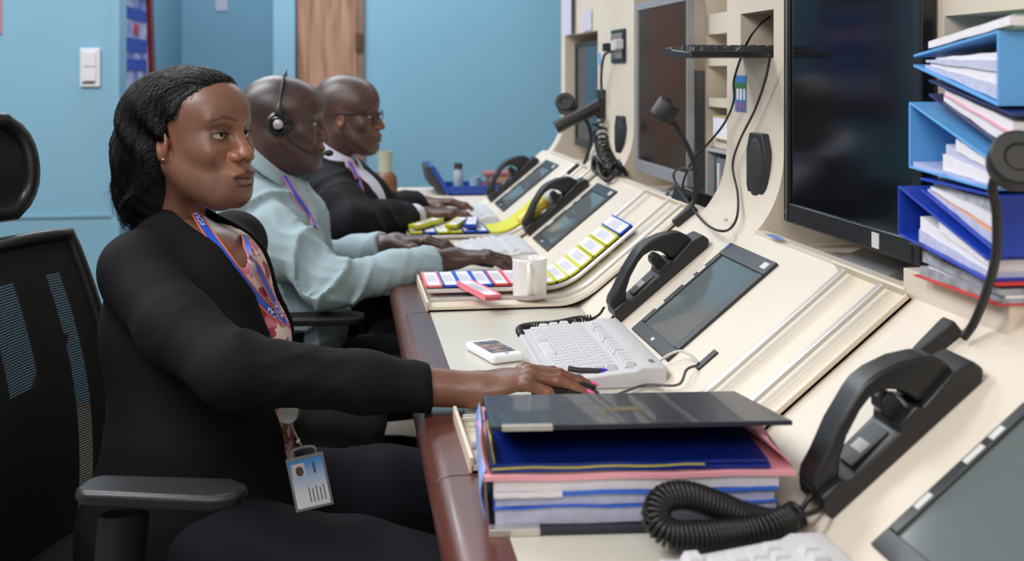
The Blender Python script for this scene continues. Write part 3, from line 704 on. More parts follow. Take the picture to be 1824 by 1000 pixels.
M().ell((0,-.024,.066), (.003,.006,.006)).build('green_dot', mat('green_dot', (120,220,60), .5), bx)
pps = tag(empty('paper_stack', (.795, 2.214, .936)), 'small upright stack of white papers between equipment box and near column', 'papers')
M().box(0,.13,-.012,.012,0,.13).build('sheets', paper, pps)
# cable tangle: webcam-like adapter under the monitor
ad = tag(empty('cable_adapter', at(1205,350,X=.735)), 'black and silver cylindrical adapter lying at the foot of the silver monitor', 'adapter')
M().lathe([(0,-.045),(.012,-.045),(.013,-.02),(.013,.02),(.011,.045),(0,.045)], 16, rot=(math.radians(80), .5, 0)).build('barrel', black_pl, ad, ang=50)
M().lathe([(.0135,-.014),(.0142,-.012),(.0142,.012),(.0135,.014)], 16, rot=(math.radians(80), .5, 0)).build('silver_band', steel, ad, ang=50)
pb_ = tag(empty('power_block', at(1238,368,X=.745)+Vector((0,0,.0))), 'black ribbed power block behind the microphone foot', 'power block')
M().obox((0,.02,.012), (.05,.10,.045), (.1,.3,.2)).build('case', black_pl, pb_, bevel=.004)
M().lathe([(.006,0),(.016,0),(.016,.006),(.006,.006)], 16, (-.028,-.01,.012), (0,math.pi/2,0)).build('round_socket', dark_grey, pb_, ang=40)
XW = .752
cord('hanging_cable', [at(1372,30,X=.80), at(1352,45,X=.77), at(1330,78,X=XW), at(1308,140,X=XW), at(1307,180,X=XW), at(1290,220,X=XW), at(1262,255,X=.74), at(1235,285,X=.72), at(1217,325,X=.715), at(1222,350,X=.72)], .0024, cordm, 'thin black cable falling from the slot past the coloured sticker to the microphone', 'cable')
cord('hanging_cable', [at(1372,98,X=.74), at(1364,140,X=.748), at(1345,195,X=XW), at(1318,250,X=XW), at(1305,295,X=XW), at(1314,345,X=.742), at(1313,385,X=.715), at(1300,408,Z=.955), at(1280,411,Z=.955), at(1255,397,Z=.957), at(1232,370,X=.705), at(1208,335,X=.705), at(1200,310,X=.70), at(1215,300,X=.70), at(1232,302,X=.705)], .0024, cordm, 'thin black cable looping from the slot over the slope in front of the near column', 'cable')
st = tag(empty('sticker_card', (.7698, 2.118, 1.199)), 'small blue, green and white picture sticker on the near column', 'sticker')
M().box(-.0006,0,-.032,.032,-.036,.036).build('card', mat('sticker_blue', (56,130,200), .4), st)
M().box(-.0009,-.0006,-.032,.032,.004,.022).build('green_band', mat('sticker_green', (50,120,70), .4), st)
q = M(); [q.box(-.0012,-.0009,y,y+.012,-.012,.010) for y in (-.026,-.008,.010)]; q.build('white_figures', paper, st)
q = M(); [q.box(-.0012,-.0009,y,y+.006,-.034,-.016) for y in (-.024,-.006,.012)]; q.build('red_figures', redf, st)
# ------------------------------------------------------------------ socket, hanging handset and cord on the far column
so = tag(empty('wall_socket', (.7695, 3.108, 1.316)), 'black framed socket outlet with a white plug on the far upright column', 'socket')
M().box(-.006,0,-.080,.080,-.048,.048).build('frame', black_pl, so, bevel=.003)
M().box(-.009,-.006,-.062,.062,-.036,.036).build('face', grey_pl, so, bevel=.002)
q = M(); q.box(-.018,-.009,-.03,.03,-.012,.016); q.build('socket_block', sticker, so, bevel=.002)
M().ell((-.01,0,.026), (.003,.008,.005)).build('red_neon', mat('red_neon', (200,60,30), .4), so)
M().box(-.030,-.006,-.078,-.050,-.010,.018).build('white_plug', white_pl, so, bevel=.004)
M().box(-.036,-.009,.036,.062,-.014,.010).build('cable_plug', black_pl, so, bevel=.004)
pk_ = tag(empty('wall_pocket_handset', at(1073,192,X=.765)), 'black handset hanging slanted across the far monitor', 'handset'); B = pk_.location.copy()
q = M(); q.tube([at(990,228,d=3.36)-B, at(1012,216,d=3.36)-B, at(1045,200,d=3.37)-B, at(1078,182,d=3.38)-B], [.026,.024,.026,.030], 8, sq=(1,.8)); q.build('grip', mic_m, pk_, ang=50, bevel=.003)
M().obox((0.0,0,.01), (.03,.05,.09)).build('wall_holder', black_pl, pk_, bevel=.004)
pk_.name = 'hanging_handset'
cl = tag(empty('coiled_cord', (0,0,0)), 'black coiled cord hanging down the far column below the slanted handset', 'cord')
coil(M(), [at(1066,200,X=.74), at(1069,235,X=.745), at(1074,265,X=.735), at(1086,290,X=.72), at(1100,308,X=.71)], .018, .0042, 14, 6, 14).build('coil', cordm, cl, ang=180)
cord('socket_cable', [at(1087,92,X=.745), at(1077,98,X=.74), at(1072,120,X=.74), at(1071,150,X=.75), at(1074,180,X=.75)], .004, cordm, 'black cable from the far socket plug down to the hanging handset', 'cable')
hp = tag(empty('cable_heap', at(1080,300,X=.72)), 'black lump of coiled cables on the top of the slope below the far speaker', 'cables')
q = M(); random.seed(4)
for k in range(9):
    c_ = Vector((random.uniform(-.02,.015), random.uniform(-.10,.08), random.uniform(-.012,.022))); r = random.uniform(.03,.05)
    q.tube([c_+Vector((r*.5*math.cos(a), r*1.3*math.sin(a), r*.35*math.sin(a*2+k))) for a in [i*2*math.pi/16 for i in range(16)]], .006, 6, closed=True)
q.build('loops', cordm, hp, ang=180)
M().obox((.0,.02,.0), (.05,.13,.035), (0,-.3,0)).build('adapter_body', black_pl, hp, bevel=.006)
o = M().box(-.001,.001,-.07,.07,-.16,.12).build('hanging_papers', pale, loc=(.765,3.93,1.46)); o.location = at(1010,-20,X=.758)
tag(o, 'white paper sheets hanging at the far top end of the console against the cyan wall', 'papers')
o = M().box(-.001,.001,-.065,.065,-.03,.035).build('notice_card', pale, loc=at(1046,38,X=.772)); tag(o, 'small white card stuck on the far header panel', 'card')
o = M().box(-.001,.0005,-.012,.012,-.018,.018).build('blue_tag', lb, loc=at(1068,105,X=.769)); tag(o, 'tiny blue sticker on the far column beside the socket cable', 'sticker')
# ------------------------------------------------------------------ things on the side table
tr = tag(empty('desk_tray', (.62, 4.50, .7605)), 'blue plastic tray on the side table against the cyan wall', 'tray')
bt = mat('tray_blue', (22,62,150), .35)
M().box(-.22,.26,-.14,.14,0,.008).build('tray_floor', bt, tr, bevel=.002)
M().box(-.22,.26,-.14,-.134,0,.038).build('tray_wall', bt, tr, bevel=.002)
M().box(-.22,.26,.134,.14,0,.03).build('tray_wall', bt, tr, bevel=.002)
M().prism([(-.225,0),(-.205,0),(-.275,.115),(-.295,.115)], -.14, .14).build('raised_end', bt, tr, bevel=.002)
M().prism([(-.25,.0),(-.225,.0),(-.295,.115),(-.31,.112),(-.30,.05)], -.11, .11).build('dark_backing', dark_grey, tr, bevel=.002)
bo = tag(empty('spice_jar', (.452, 4.52, .769)), 'small clear jar with a dark lid standing in the blue tray', 'jar')
M().lathe([(0,0),(.018,0),(.02,.004),(.02,.07),(.014,.082),(.014,.086),(0,.086)], 20).build('glass', mat('jar_glass', (170,180,186), .15), bo, ang=50)
M().lathe([(.017,.084),(.017,.106),(0,.106)], 20).build('lid', mat('jar_lid', (60,54,46), .5), bo, ang=50)
jj = tag(empty('tumbler', (.52, 4.53, .769)), 'small pale glass next to the jar in the blue tray', 'glass')
M().lathe([(0,0),(.022,0),(.026,.05),(.023,.05),(.02,.004),(0,.004)], 20).build('glass_body', mat('pale_glass', (160,190,204), .1), jj, ang=50)
pkx = tag(empty('biscuit_packet', (.60, 4.50, .769)), 'reddish brown packets piled in the blue tray', 'packet')
M().box(-.06,.09,-.05,.05,0,.028).build('packet', mat('maroon_pack', (112,70,78), .5), pkx, bevel=.005)
M().box(-.03,.08,-.05,.05,.028,.054).build('packet', mat('tan_pack', (190,150,118), .5), pkx, bevel=.006)
M().box(-.05,.07,-.05,.04,.054,.075).build('packet', mat('rose_pack', (158,98,96), .5), pkx, bevel=.006)
gl = tag(empty('paper_cup', (.735, 4.33, .76)), 'white crumpled paper cup seen through the far telephone handset', 'cup')
M().lathe([(0,0),(.028,0),(.036,.085),(.033,.085),(.026,.004),(0,.004)], 20).build('cup_body', paper, gl, ang=50)
vz = tag(empty('vase', (.155, 4.45, .76)), 'cream and brown vase on the side table behind the man with glasses', 'vase')
M().lathe([(0,0),(.045,0),(.05,.02),(.046,.07),(.034,.085),(.028,.09)], 24).build('brown_body', mat('brown_glaze', (112,70,44), .4), vz, ang=50)
M().lathe([(.028,.09),(.027,.13),(.030,.172),(.026,.172),(.022,.1)], 24).build('cream_neck', mat('cream_glaze', (168,172,150), .4), vz, ang=50)
# yellow tag behind phone 3 handset
yt = tag(empty('key_tag', SLOC(.105, 3.15, .0), (0,-AL,0)), 'yellow plastic bottle with a white cap lying behind the third telephone handset', 'bottle')
M().tube([(-.06,0,.028),(-.055,0,.028),(.03,0,.028),(.04,0,.028)], [.016,.024,.024,.014], 14).build('bottle_body', mat('yellow_bottle', (216,190,30), .35), yt, ang=40)
M().tube([(.04,0,.028),(.045,0,.028),(.072,0,.028)], [.02,.023,.022], 14).build('cap', white_pl, yt, ang=40)
yt.name = 'glue_bottle'
# ------------------------------------------------------------------ implicit modelling for bodies and cloth
def smin(a, b, k):
    h = np.clip(.5+.5*(b-a)/k, 0, 1); return b*(1-h)+a*h-k*h*(1-h)
def smax(a, b, k): return -smin(-a, -b, k)
def rotm(rx=0, ry=0, rz=0): return np.array(Euler((rx, ry, rz)).to_matrix())
def e_(P, c, r, R=None):
    q = P-np.array(c, dtype=float)
    if R is not None: q = q @ R           # world -> local (R columns are local axes)
    r = np.array(r, dtype=float)
    k0 = np.sqrt(((q/r)**2).sum(1)); k1 = np.sqrt(((q/(r*r))**2).sum(1))
    return k0*(k0-1)/np.maximum(k1, 1e-9)
def c_(P, a, b, ra, rb=None):
    rb = ra if rb is None else rb
    a = np.array(a, float); b = np.array(b, float); ab = b-a
    t = np.clip(((P-a) @ ab)/max(1e-12, ab @ ab), 0, 1)
    return np.linalg.norm(P-a-t[:, None]*ab, axis=1)-(ra+(rb-ra)*t)
def chain(P, pts, rs, k=.01):
    d = None
    for i in range(len(pts)-1):
        q = c_(P, pts[i], pts[i+1], rs[i], rs[i+1]); d = q if d is None else smin(d, q, k)
    return d
def plane(P, p, n):
    n = np.array(n, float); n /= np.linalg.norm(n); return (P-np.array(p, float)) @ n
def nets(fn, lo, hi, h, CS=4):
    lo = np.array(lo, float); hi = np.array(hi, float)
    n = np.ceil((hi-lo)/(h*CS)).astype(int)+1
    ax = [lo[i]+np.arange(n[i])*h*CS for i in range(3)]
    G = np.stack(np.meshgrid(*ax, indexing='ij'), -1).reshape(-1, 3)
    cg = fn(G).reshape(n)
    N = (n-1)*CS+1
    idx = [np.minimum((np.arange(N[i])+CS//2)//CS, n[i]-1) for i in range(3)]
    g = cg[np.ix_(*idx)].astype(np.float32)
    m = np.abs(g) < h*CS*1.9
    I = np.argwhere(m)
    for s_ in range(0, len(I), 400000):
        J = I[s_:s_+400000]; g[J[:,0], J[:,1], J[:,2]] = fn(lo+J*h)
    ins = g < 0
    c8 = [ins[a:N[0]-1+a, b:N[1]-1+b, c:N[2]-1+c] for a in (0,1) for b in (0,1) for c in (0,1)]
    sm = sum(x.astype(np.int8) for x in c8); act = (sm > 0) & (sm < 8)
    A = np.argwhere(act); vid = -np.ones(act.shape, dtype=np.int64); vid[act] = np.arange(len(A))
    acc = np.zeros((len(A), 3)); cnt = np.zeros(len(A))
    offs = [(a,b,c) for a in (0,1) for b in (0,1) for c in (0,1)]
    for i in range(8):
        for j in range(i+1, 8):
            o1, o2 = offs[i], offs[j]
            if sum(abs(p-q) for p, q in zip(o1, o2)) != 1: continue
            v1 = g[A[:,0]+o1[0], A[:,1]+o1[1], A[:,2]+o1[2]]; v2 = g[A[:,0]+o2[0], A[:,1]+o2[1], A[:,2]+o2[2]]
            x = (v1 < 0) != (v2 < 0); t = np.where(x, v1/np.where(x, v1-v2, 1), 0)
            for d in range(3): acc[:, d] += np.where(x, o1[d]+(o2[d]-o1[d])*t, 0)
            cnt += x
    V = lo+(A+acc/cnt[:, None])*h
    F = []
    for d in range(3):
        e1 = [0,0,0]; e1[d] = 1
        a = ins[:N[0]-1 if d == 0 else N[0], :N[1]-1 if d == 1 else N[1], :N[2]-1 if d == 2 else N[2]]
        b = ins[e1[0]:, e1[1]:, e1[2]:]
        E = np.argwhere(a != b); u, v = (d+1) % 3, (d+2) % 3
        ok = (E[:,u] > 0) & (E[:,v] > 0) & (E[:,u] < N[u]-1) & (E[:,v] < N[v]-1); E = E[ok]
        s1 = a[E[:,0], E[:,1], E[:,2]]
        q = []
        for (du, dv) in ((0,0),(-1,0),(-1,-1),(0,-1)):
            c2 = E.copy(); c2[:,u] += du; c2[:,v] += dv; q.append(vid[c2[:,0], c2[:,1], c2[:,2]])
        q = np.stack(q, 1); q[~s1] = q[~s1][:, ::-1]
        F.append(q)
    F = np.concatenate(F); 
    return V, F[:, ::-1] if False else F
def relax(V, F, it=1, lam=.5):
    a = F.ravel(); b = np.roll(F, -1, 1).ravel()
    for _ in range(it):
        s = np.zeros_like(V); c = np.zeros(len(V))
        np.add.at(s, a, V[b]); np.add.at(s, b, V[a]); np.add.at(c, a, 1); np.add.at(c, b, 1)
        V = V+lam*(s/np.maximum(c, 1)[:, None]-V)
    return V
def mesh_obj(name, parts, mats, parent=None, cols=None):
    """parts: list of (V,F[,mat index]); cols: list of Nx3 linear colours"""
    vs = []; fs = []; mi = []; o = 0
    for p in parts:
        vs.append(p[0]); fs.append(p[1]+o); o += len(p[0]); mi.append(np.full(len(p[1]), p[2] if len(p) > 2 else 0))
    V = np.concatenate(vs); F = np.concatenate(fs); mi = np.concatenate(mi)
    me = bpy.data.meshes.new(name); me.vertices.add(len(V)); me.vertices.foreach_set('co', V.astype(np.float32).ravel())
    me.loops.add(F.size); me.loops.foreach_set('vertex_index', F.astype(np.int32).ravel())
    me.polygons.add(len(F)); me.polygons.foreach_set('loop_start', np.arange(0, F.size, 4, dtype=np.int32)); me.polygons.foreach_set('loop_total', np.full(len(F), 4, dtype=np.int32))
    for q in (mats if isinstance(mats, (list, tuple)) else [mats]): me.materials.append(q)
    me.polygons.foreach_set('material_index', mi.astype(np.int32)); me.polygons.foreach_set('use_smooth', np.ones(len(F), dtype=bool))
    me.update(calc_edges=True); me.validate()
    if cols is not None:
        ca = me.color_attributes.new('tone', 'FLOAT_COLOR', 'POINT'); cc_ = np.concatenate(cols); ca.data.foreach_set('color', np.concatenate([cc_, np.ones((len(cc_), 1))], 1).astype(np.float32).ravel())
    ob = bpy.data.objects.new(name, me); C.objects.link(ob)
    if parent: ob.parent = parent
    return ob
def frame(o, x, z=(0,0,1)):
    """rotation matrix whose columns are forward x, left y, up z"""
    x = np.array(x, float); x /= np.linalg.norm(x); z = np.array(z, float); z = z-x*(z @ x); z /= np.linalg.norm(z)
    return np.array(o, float), np.stack([x, np.cross(z, x), z], 1)
def toW(V, fr): return fr[0]+V @ fr[1].T
def toL(P, fr): return (P-fr[0]) @ fr[1]
def skin_mat(name, rough=.42, sss=.06):
    m = bpy.data.materials.new(name); m.use_nodes = True; nt = m.node_tree; b = nt.nodes['Principled BSDF']
    at_ = nt.nodes.new('ShaderNodeAttribute'); at_.attribute_name = 'tone'
    tc = nt.nodes.new('ShaderNodeTexCoord'); n = nt.nodes.new('ShaderNodeTexNoise'); n.inputs['Scale'].default_value = 60; n.inputs['Detail'].default_value = 6
    mx = nt.nodes.new('ShaderNodeMix'); mx.data_type = 'RGBA'; mx.blend_type = 'MULTIPLY'; mx.inputs[0].default_value = .35
    rp = nt.nodes.new('ShaderNodeValToRGB'); rp.color_ramp.elements[0].position = .3; rp.color_ramp.elements[0].color = (.72,.66,.64,1); rp.color_ramp.elements[1].position = .7
    nt.links.new(tc.outputs['Object'], n.inputs['Vector']); nt.links.new(n.outputs['Fac'], rp.inputs[0])
    nt.links.new(at_.outputs['Color'], mx.inputs[6]); nt.links.new(rp.outputs[0], mx.inputs[7]); nt.links.new(mx.outputs[2], b.inputs['Base Color'])
    n2 = nt.nodes.new('ShaderNodeTexNoise'); n2.inputs['Scale'].default_value = 700; bp = nt.nodes.new('ShaderNodeBump'); bp.inputs['Strength'].default_value = .18; bp.inputs['Distance'].default_value = .0006
    nt.links.new(tc.outputs['Object'], n2.inputs['Vector']); nt.links.new(n2.outputs['Fac'], bp.inputs['Height']); nt.links.new(bp.outputs[0], b.inputs['Normal'])
    b.inputs['Roughness'].default_value = rough; b.inputs['Specular IOR Level'].default_value = .5; b.inputs['Coat Weight'].default_value = .18; b.inputs['Coat Roughness'].default_value = .38
    b.inputs['Subsurface Weight'].default_value = sss; b.inputs['Subsurface Radius'].default_value = (.01,.004,.002); b.inputs['Subsurface Scale'].default_value = .4
    return m
# ---- head in its own frame: x forward, y left, z up, eye level z=0, ear canal x=0
EYE = (.0735, .0315, .0)
def warp(P, p):
    k = p.get('prog', 0); P = P.copy(); P[:,2] -= p.get('mup', 0)*sst(-P[:,2], .035, .06)
    if k: P[:,0] -= k*sst(-P[:,2], .015, .065)*sst(P[:,0], 0, .06)
    return P
def head_sdf(P, p):
    P = warp(P, p); w_ = p.get('w', 1); L = P*np.array([1, 1/w_, 1]); ys = np.abs(L[:,1]); Q = np.stack([L[:,0], ys, L[:,2]], 1)
    tp = p.get('top', 0); d = e_(Q, (-.012, 0, .034-tp*.5), (.098, .074, .086-tp*.5))                       # cranium
    d = smin(d, e_(Q, (.040, 0, .040-tp*.3), (.056, .062, .058-tp*.5)), .03)          # forehead
    d = smin(d, e_(Q, (.040, 0, -.030), (.050, .056+p.get('cheek',0), .060)), .03)   # mid face
    d = smin(d, e_(Q, (.038, 0, -.078), (.050+p.get('jaw',0), .048+p.get('cheek',0), .040)), .025)      # jaw
    d = smin(d, e_(Q, (.078, 0, -.100-p.get('chin',0)), (.020, .024, .020)), .022)          # chin
    d = smin(d, c_(Q, (.004, .058, -.050), (.062, .026, -.102), .013, .015), .035)        # jaw line
    d = smin(d, e_(Q, (.060, .043, -.026), (.026, .020, .022)), .018)     # cheekbone
    d = smin(d, e_(Q, (.080, 0, -.066), (.022, .030, .028)), .016)         # muzzle
    d = smin(d, c_(Q, (.083, .008, .0205), (.070, .046, .022), .008, .007), .012)  # brow
    d = smax(d, -e_(Q, (.101, .032, .001), (.020, .019, .0135)), .014)      # socket
    nz = p.get('nose', 0); nw = p.get('nosew', 0); nu = p.get('nup', .005)
    d = smin(d, c_(Q, (.083, 0, .012), (.103+nz, 0, -.034+nu), .0085, .0115), .010)   # bridge
    d = smin(d, e_(Q, (.1055+nz, 0, -.0385+nu), (.0112, .0132, .0104)), .006)      # tip
    d = smin(d, e_(Q, (.096+nz, .0150+nw, -.0420+nu), (.0100, .0080, .0084)), .006)       # wing
    d = smax(d, -e_(Q, (.101+nz, .0085+nw*.7, -.0515+nu), (.0065, .0042, .0050)), .003)       # nostril
    lx = p.get('lip', 0)
    d = smin(d, e_(Q, (.0945+lx, .006, -.0640), (.0095, .0200, .0074)), .005)         # upper lip
    d = smin(d, e_(Q, (.0935+lx, 0, -.0785), (.0108, .0215, .0088)), .006)         # lower lip
    d = smax(d, -e_(Q, (.1105+lx, 0, -.0708), (.0155, .029, .0009)), .002)                  # mouth line
    d = smax(d, -e_(Q, (.103, 0, -.0545), (.006, .0032, .008)), .006)              # philtrum
    d = smax(d, -e_(Q, (.104, 0, -.0875), (.008, .018, .0042)), .008)        # under lip
    # lids: a shell round the eyeball with a slit
    lid = e_(Q, EYE, (.0152, .0165, .0142))
    R = rotm(0, 0, math.radians(22))
    slit = e_(Q, (EYE[0]+.012, EYE[1]+.0010, EYE[2]-.0020), (.014, .0172, p.get('open', .0046)), R)
    lid = smax(lid, -slit, .0015)
    d = smin(d, lid, .003)
    d = smax(d, -slit, .0012)
    d = smax(d, -e_(Q, (EYE[0]+.015, EYE[1]+.002, EYE[2]+.0098), (.0045, .015, .0014), R), .003)   # lid crease
    if p.get('ears', True):
        E = rotm(0, math.radians(8), math.radians(24))
        er = e_(Q, (.002, .0765, -.021), (.0160, .0070, .0235), E)
        er = smax(er, -e_(Q, (.003, .0840, -.010), (.0100, .0062, .0175), E), .004)
        er = smin(er, e_(Q, (.011, .0750, -.014), (.004, .004, .007)), .003)
        er = smin(er, e_(Q, (.005, .0745, -.037), (.0075, .0055, .009)), .005)
        d = smin(d, er, .005)
    n0 = p.get('nr', .053)
    d = smin(d, c_(L, (-.022, 0, -.055), p['neck'], n0, n0+.004), .028)
    if p.get('adam'): d = smin(d, e_(L, np.array([.028,0,-.118])*1.0+np.array([p['neck'][0]*.3, 0, 0]), (.012,.012,.014)), .012)
    if p.get('fat'): d = smin(d, e_(Q, (.03, .0, -.108), (.050, .046, .026)), .025)
    return d
def blend(col, c2, w): return col*(1-w[:, None])+np.array(c2)[None]*w[:, None]
def sst(x, a, b): t = np.clip((x-a)/(b-a), 0, 1); return t*t*(3-2*t)
def head_cols(V, p):
    V = warp(V, p); Q = np.stack([V[:,0], np.abs(V[:,1])/p.get('w', 1), V[:,2]], 1); lx = p.get('lip', 0)
    base = np.array(lin(p['skin'])[:3]); warm = np.array(lin(p['warm'])[:3]); dark = np.array(lin(p['dark'])[:3])
    col = np.tile(base, (len(V), 1))
    col = blend(col, warm, .8*(1-sst(e_(Q, (.09, .0, -.02), (.03,.03,.04)), 0, .03)))
    col = blend(col, warm, .6*(1-sst(e_(Q, (.0, .08, -.015), (.02,.02,.035)), 0, .01)))
    col = blend(col, dark, .65*(1-sst(e_(Q, (.088, .034, .0), (.02,.021,.013)), -.004, .010)))
    lip = 1-sst(e_(Q, (.0955+lx, 0, -.0705), (.014, .0265, .0138)), -.001, .0015)
    col = blend(col, lin(p['lips'])[:3], lip*.9)
    lo_ = lip*sst(-Q[:,2], .0712, .0735)*(1-sst(Q[:,1], .012, .022))
    col = blend(col, lin(p.get('lips2', p['lips']))[:3], lo_*.8)
    ll = (1-sst(np.abs(Q[:,2]+.0708), .0002, .0010))*(1-sst(Q[:,1], .024, .028))*sst(Q[:,0], .07, .08)
    col = blend(col, np.array(lin(p['lips'])[:3])*.45, ll*.6)
    def d2(a, b):
        a = np.array(a); b = np.array(b); ab = b-a; q = Q[:,1:]; t = np.clip(((q-a) @ ab)/(ab @ ab), 0, 1); return np.linalg.norm(q-a-t[:,None]*ab, axis=1)
    bz = p.get('browz', 0); front = sst(Q[:,0], .03, .05)
    br = np.maximum(1-sst(d2((.012, .0175+bz), (.036, .0235+bz)), .0014, .0038), 1-sst(d2((.036, .0235+bz), (.054, .0165+bz)), .0006, .0030))*front
    col = blend(col, p.get('browc', (.010,.006,.005)), br*p.get('brow', .75))
    R = rotm(0, 0, math.radians(22)); sl = e_(Q, (EYE[0]+.012, EYE[1]+.001, EYE[2]-.0020), (.014, .0172, p.get('open', .0046)), R)
    col = blend(col, (.012,.008,.007), .85*(1-sst(sl, .0, .0016))*sst(Q[:,2], -.003, .001))
    if 'scalp' in p:      # shaved hair shadow: hair stubble on the crown and sides
        m = sst(V[:,2]+V[:,0]*(-.75)+.0, p['scalp'][0], p['scalp'][0]+.02)*sst(Q[:,1]*.3-V[:,0]+.06, 0, .02)
        col = blend(col, lin(p['scalp'][1])[:3], m*.8)
    return col
lash = mat('lash_black', (14,10,10), .6)
eyew = mat('eye_white', (204,192,184), .15); iris = mat('eye_iris', (24,12,8), .12, spec=.3)
def build_head(p, fr, h):
    n = np.array(p['neck'])
    lo = (-.125, -.1, min(-.135, n[2]-.06)); hi = (.130, .1, .128)
    lo = (min(lo[0], n[0]-.07), lo[1], lo[2])
    V, F = nets(lambda P: head_sdf(P, p), lo, hi, h)
    V = relax(V, F, 1, .3)
    return toW(V, fr), F, head_cols(V, p)
def eyes(p, fr, par, look=(1, 0, 0)):
    op = p.get('open', .0046)
    for s_ in (1, -1):
        pts = []
        for i in range(15):
            t = -1+2*i/14; y = t*.0140; z = -.0017+(op+.0004)*math.sqrt(max(0, 1-t*t)); x = .0156*math.sqrt(max(.02, 1-(y/.0168)**2-(z/.0142)**2))
            pts.append(tuple(toW(np.array([[EYE[0]+x, s_*(EYE[1]*p.get('w', 1)+y+.001), EYE[2]+z]]), fr)[0]))
        M().tube(pts, [.0002]+[.0008]*13+[.0002], 6).build('eyelashes', lash, par, ang=180)
    for s_ in (1, -1):
        c = np.array([EYE[0]-.0008, s_*EYE[1]*p.get('w', 1), EYE[2]]); q = M(); q.ell((0,0,0), (.0132,.0132,.0132), n=24, m=16)
        o = q.build('eyeball', eyew, par, ang=180, loc=tuple(toW(c[None], fr)[0]))
        g = np.array(look, float); g /= np.linalg.norm(g); gw = Vector(fr[1] @ g)
        q = M(); q.T = gw.to_track_quat('Z', 'Y').to_matrix().to_4x4()
        q.ell((0,0,.0093), (.0066,.0066,.0043), n=20, m=10)
        q.build('iris', iris, o, ang=180)
# ---- hands: palm frame (x to fingers, y to thumb side, z back of hand)
def hand_sdf(P, fing, thumb, palm=(.045, .041, .0145), wrist=None, s=1.0):
    """fing: list of 4 polylines, thumb: polyline (all in palm frame)"""
    d = e_(P, (.048, 0, 0), (.050, .040, .0150))
    d = smin(d, e_(P, (.020, .0, -.001), (.030, .030, .016)), .012)
    d = smin(d, e_(P, (.036, .024, -.004), (.030, .016, .0145)), .012)
    for f, r in zip(fing, ((.0098,.0088,.0080,.0068), (.0100,.0090,.0080,.0070), (.0095,.0086,.0078,.0066), (.0086,.0076,.0070,.0060))):
        dd = None
        for i in range(len(f)-1):
            q = c_(P, f[i], f[i+1], r[i], r[i+1]); dd = q if dd is None else smin(dd, q, .003)
        for i in (1, 2): dd = smin(dd, e_(P, np.array(f[i])+np.array([0,0,.0008]), (r[i]*1.08,)*3), .002)
        d = smin(d, dd, .0045)
        d = smin(d, e_(P, np.array(f[0])+np.array([0,0,.001]), (.012,.0105,.010)), .006)
    tr = (.0145, .0118, .0100, .0075); dd = None
    for i in range(len(thumb)-1):
        q = c_(P, thumb[i], thumb[i+1], tr[i], tr[i+1]); dd = q if dd is None else smin(dd, q, .004)
    d = smin(d, dd, .008)
    if wrist is not None:
        for a, b, ra, rb in wrist:
            q = c_(P*np.array([1,1,1.28]), np.array(a)*[1,1,1.28], np.array(b)*[1,1,1.28], ra, rb); d = smin(d, q, .014)
    return d
def finger(root, dirs, lens):
    """dirs: list of (pitch down deg, yaw deg)"""
    pts = [np.array(root, float)]
    for (pi_, ya), L in zip(dirs, lens):
        a = math.radians(pi_); b = math.radians(ya); pts.append(pts[-1]+L*np.array([math.cos(a)*math.cos(b), math.cos(a)*math.sin(b), -math.sin(a)]))
    return pts
def ridges(P, f, seed=0):
    a = P @ np.array([.62,.2,.75]); b = P @ np.array([-.7,.15,.62]); c = P[:,1]
    wq = 1.6*np.sin(f*.35*b+seed)+1.1*np.sin(f*.27*a+2.1+seed)+.9*np.sin(f*.4*c+seed*2)
    r1 = 1-np.abs(np.sin(.5*f*a+wq)); r2 = 1-np.abs(np.sin(.42*f*b+1.3*wq+seed+1))
    m1 = .5+.5*np.sin(f*.21*b-f*.13*c+seed*3); m2 = .5+.5*np.sin(f*.19*a+f*.17*c+seed)
    return r1**2*m1+r2**2*m2*.8
def fold(P, sc, amp, v=(1,0,0), ph=0):
    v = np.array(v, float); t = P @ v
    return amp*np.sin(sc*t+ph+1.7*np.sin(9*P[:,0]+3)+1.3*np.sin(11*P[:,2]+1)+1.1*np.sin(8*P[:,1]))
# ------------------------------------------------------------------ shared cloth materials and ray helper
sk = skin_mat('skin')
def cloth(name, rgb, rough=.85, sheen=.2, weave=900, b=.25, noise=None):
    return mat(name, rgb, rough, bump=(weave, b, .0008), sheen=sheen, noise=noise, spec=.25)
blackc = cloth('black_knit', (9,9,14), sheen=0); navyc = cloth('navy_trousers', (11,12,24), .8, sheen=0)
def hit(fn, px, py, t0=1.2, t1=4.2):
    a = (px-912)/FPX; b = (130-py)/FPX; r = np.array([C_*a+S_, -S_*a+C_, b]); o = np.array([0,0,HC]); t = t0
    for _ in range(90):
        v = float(fn((o+r*t)[None])[0]); t += v*.7
        if v < .0004 or t > t1: break
    return o+r*t
def grad(fn, p, e=.002):
    p = np.array(p, float); g = np.array([float(fn((p+np.eye(3)[i]*e)[None])[0]-fn((p-np.eye(3)[i]*e)[None])[0]) for i in range(3)]); return g/np.linalg.norm(g)
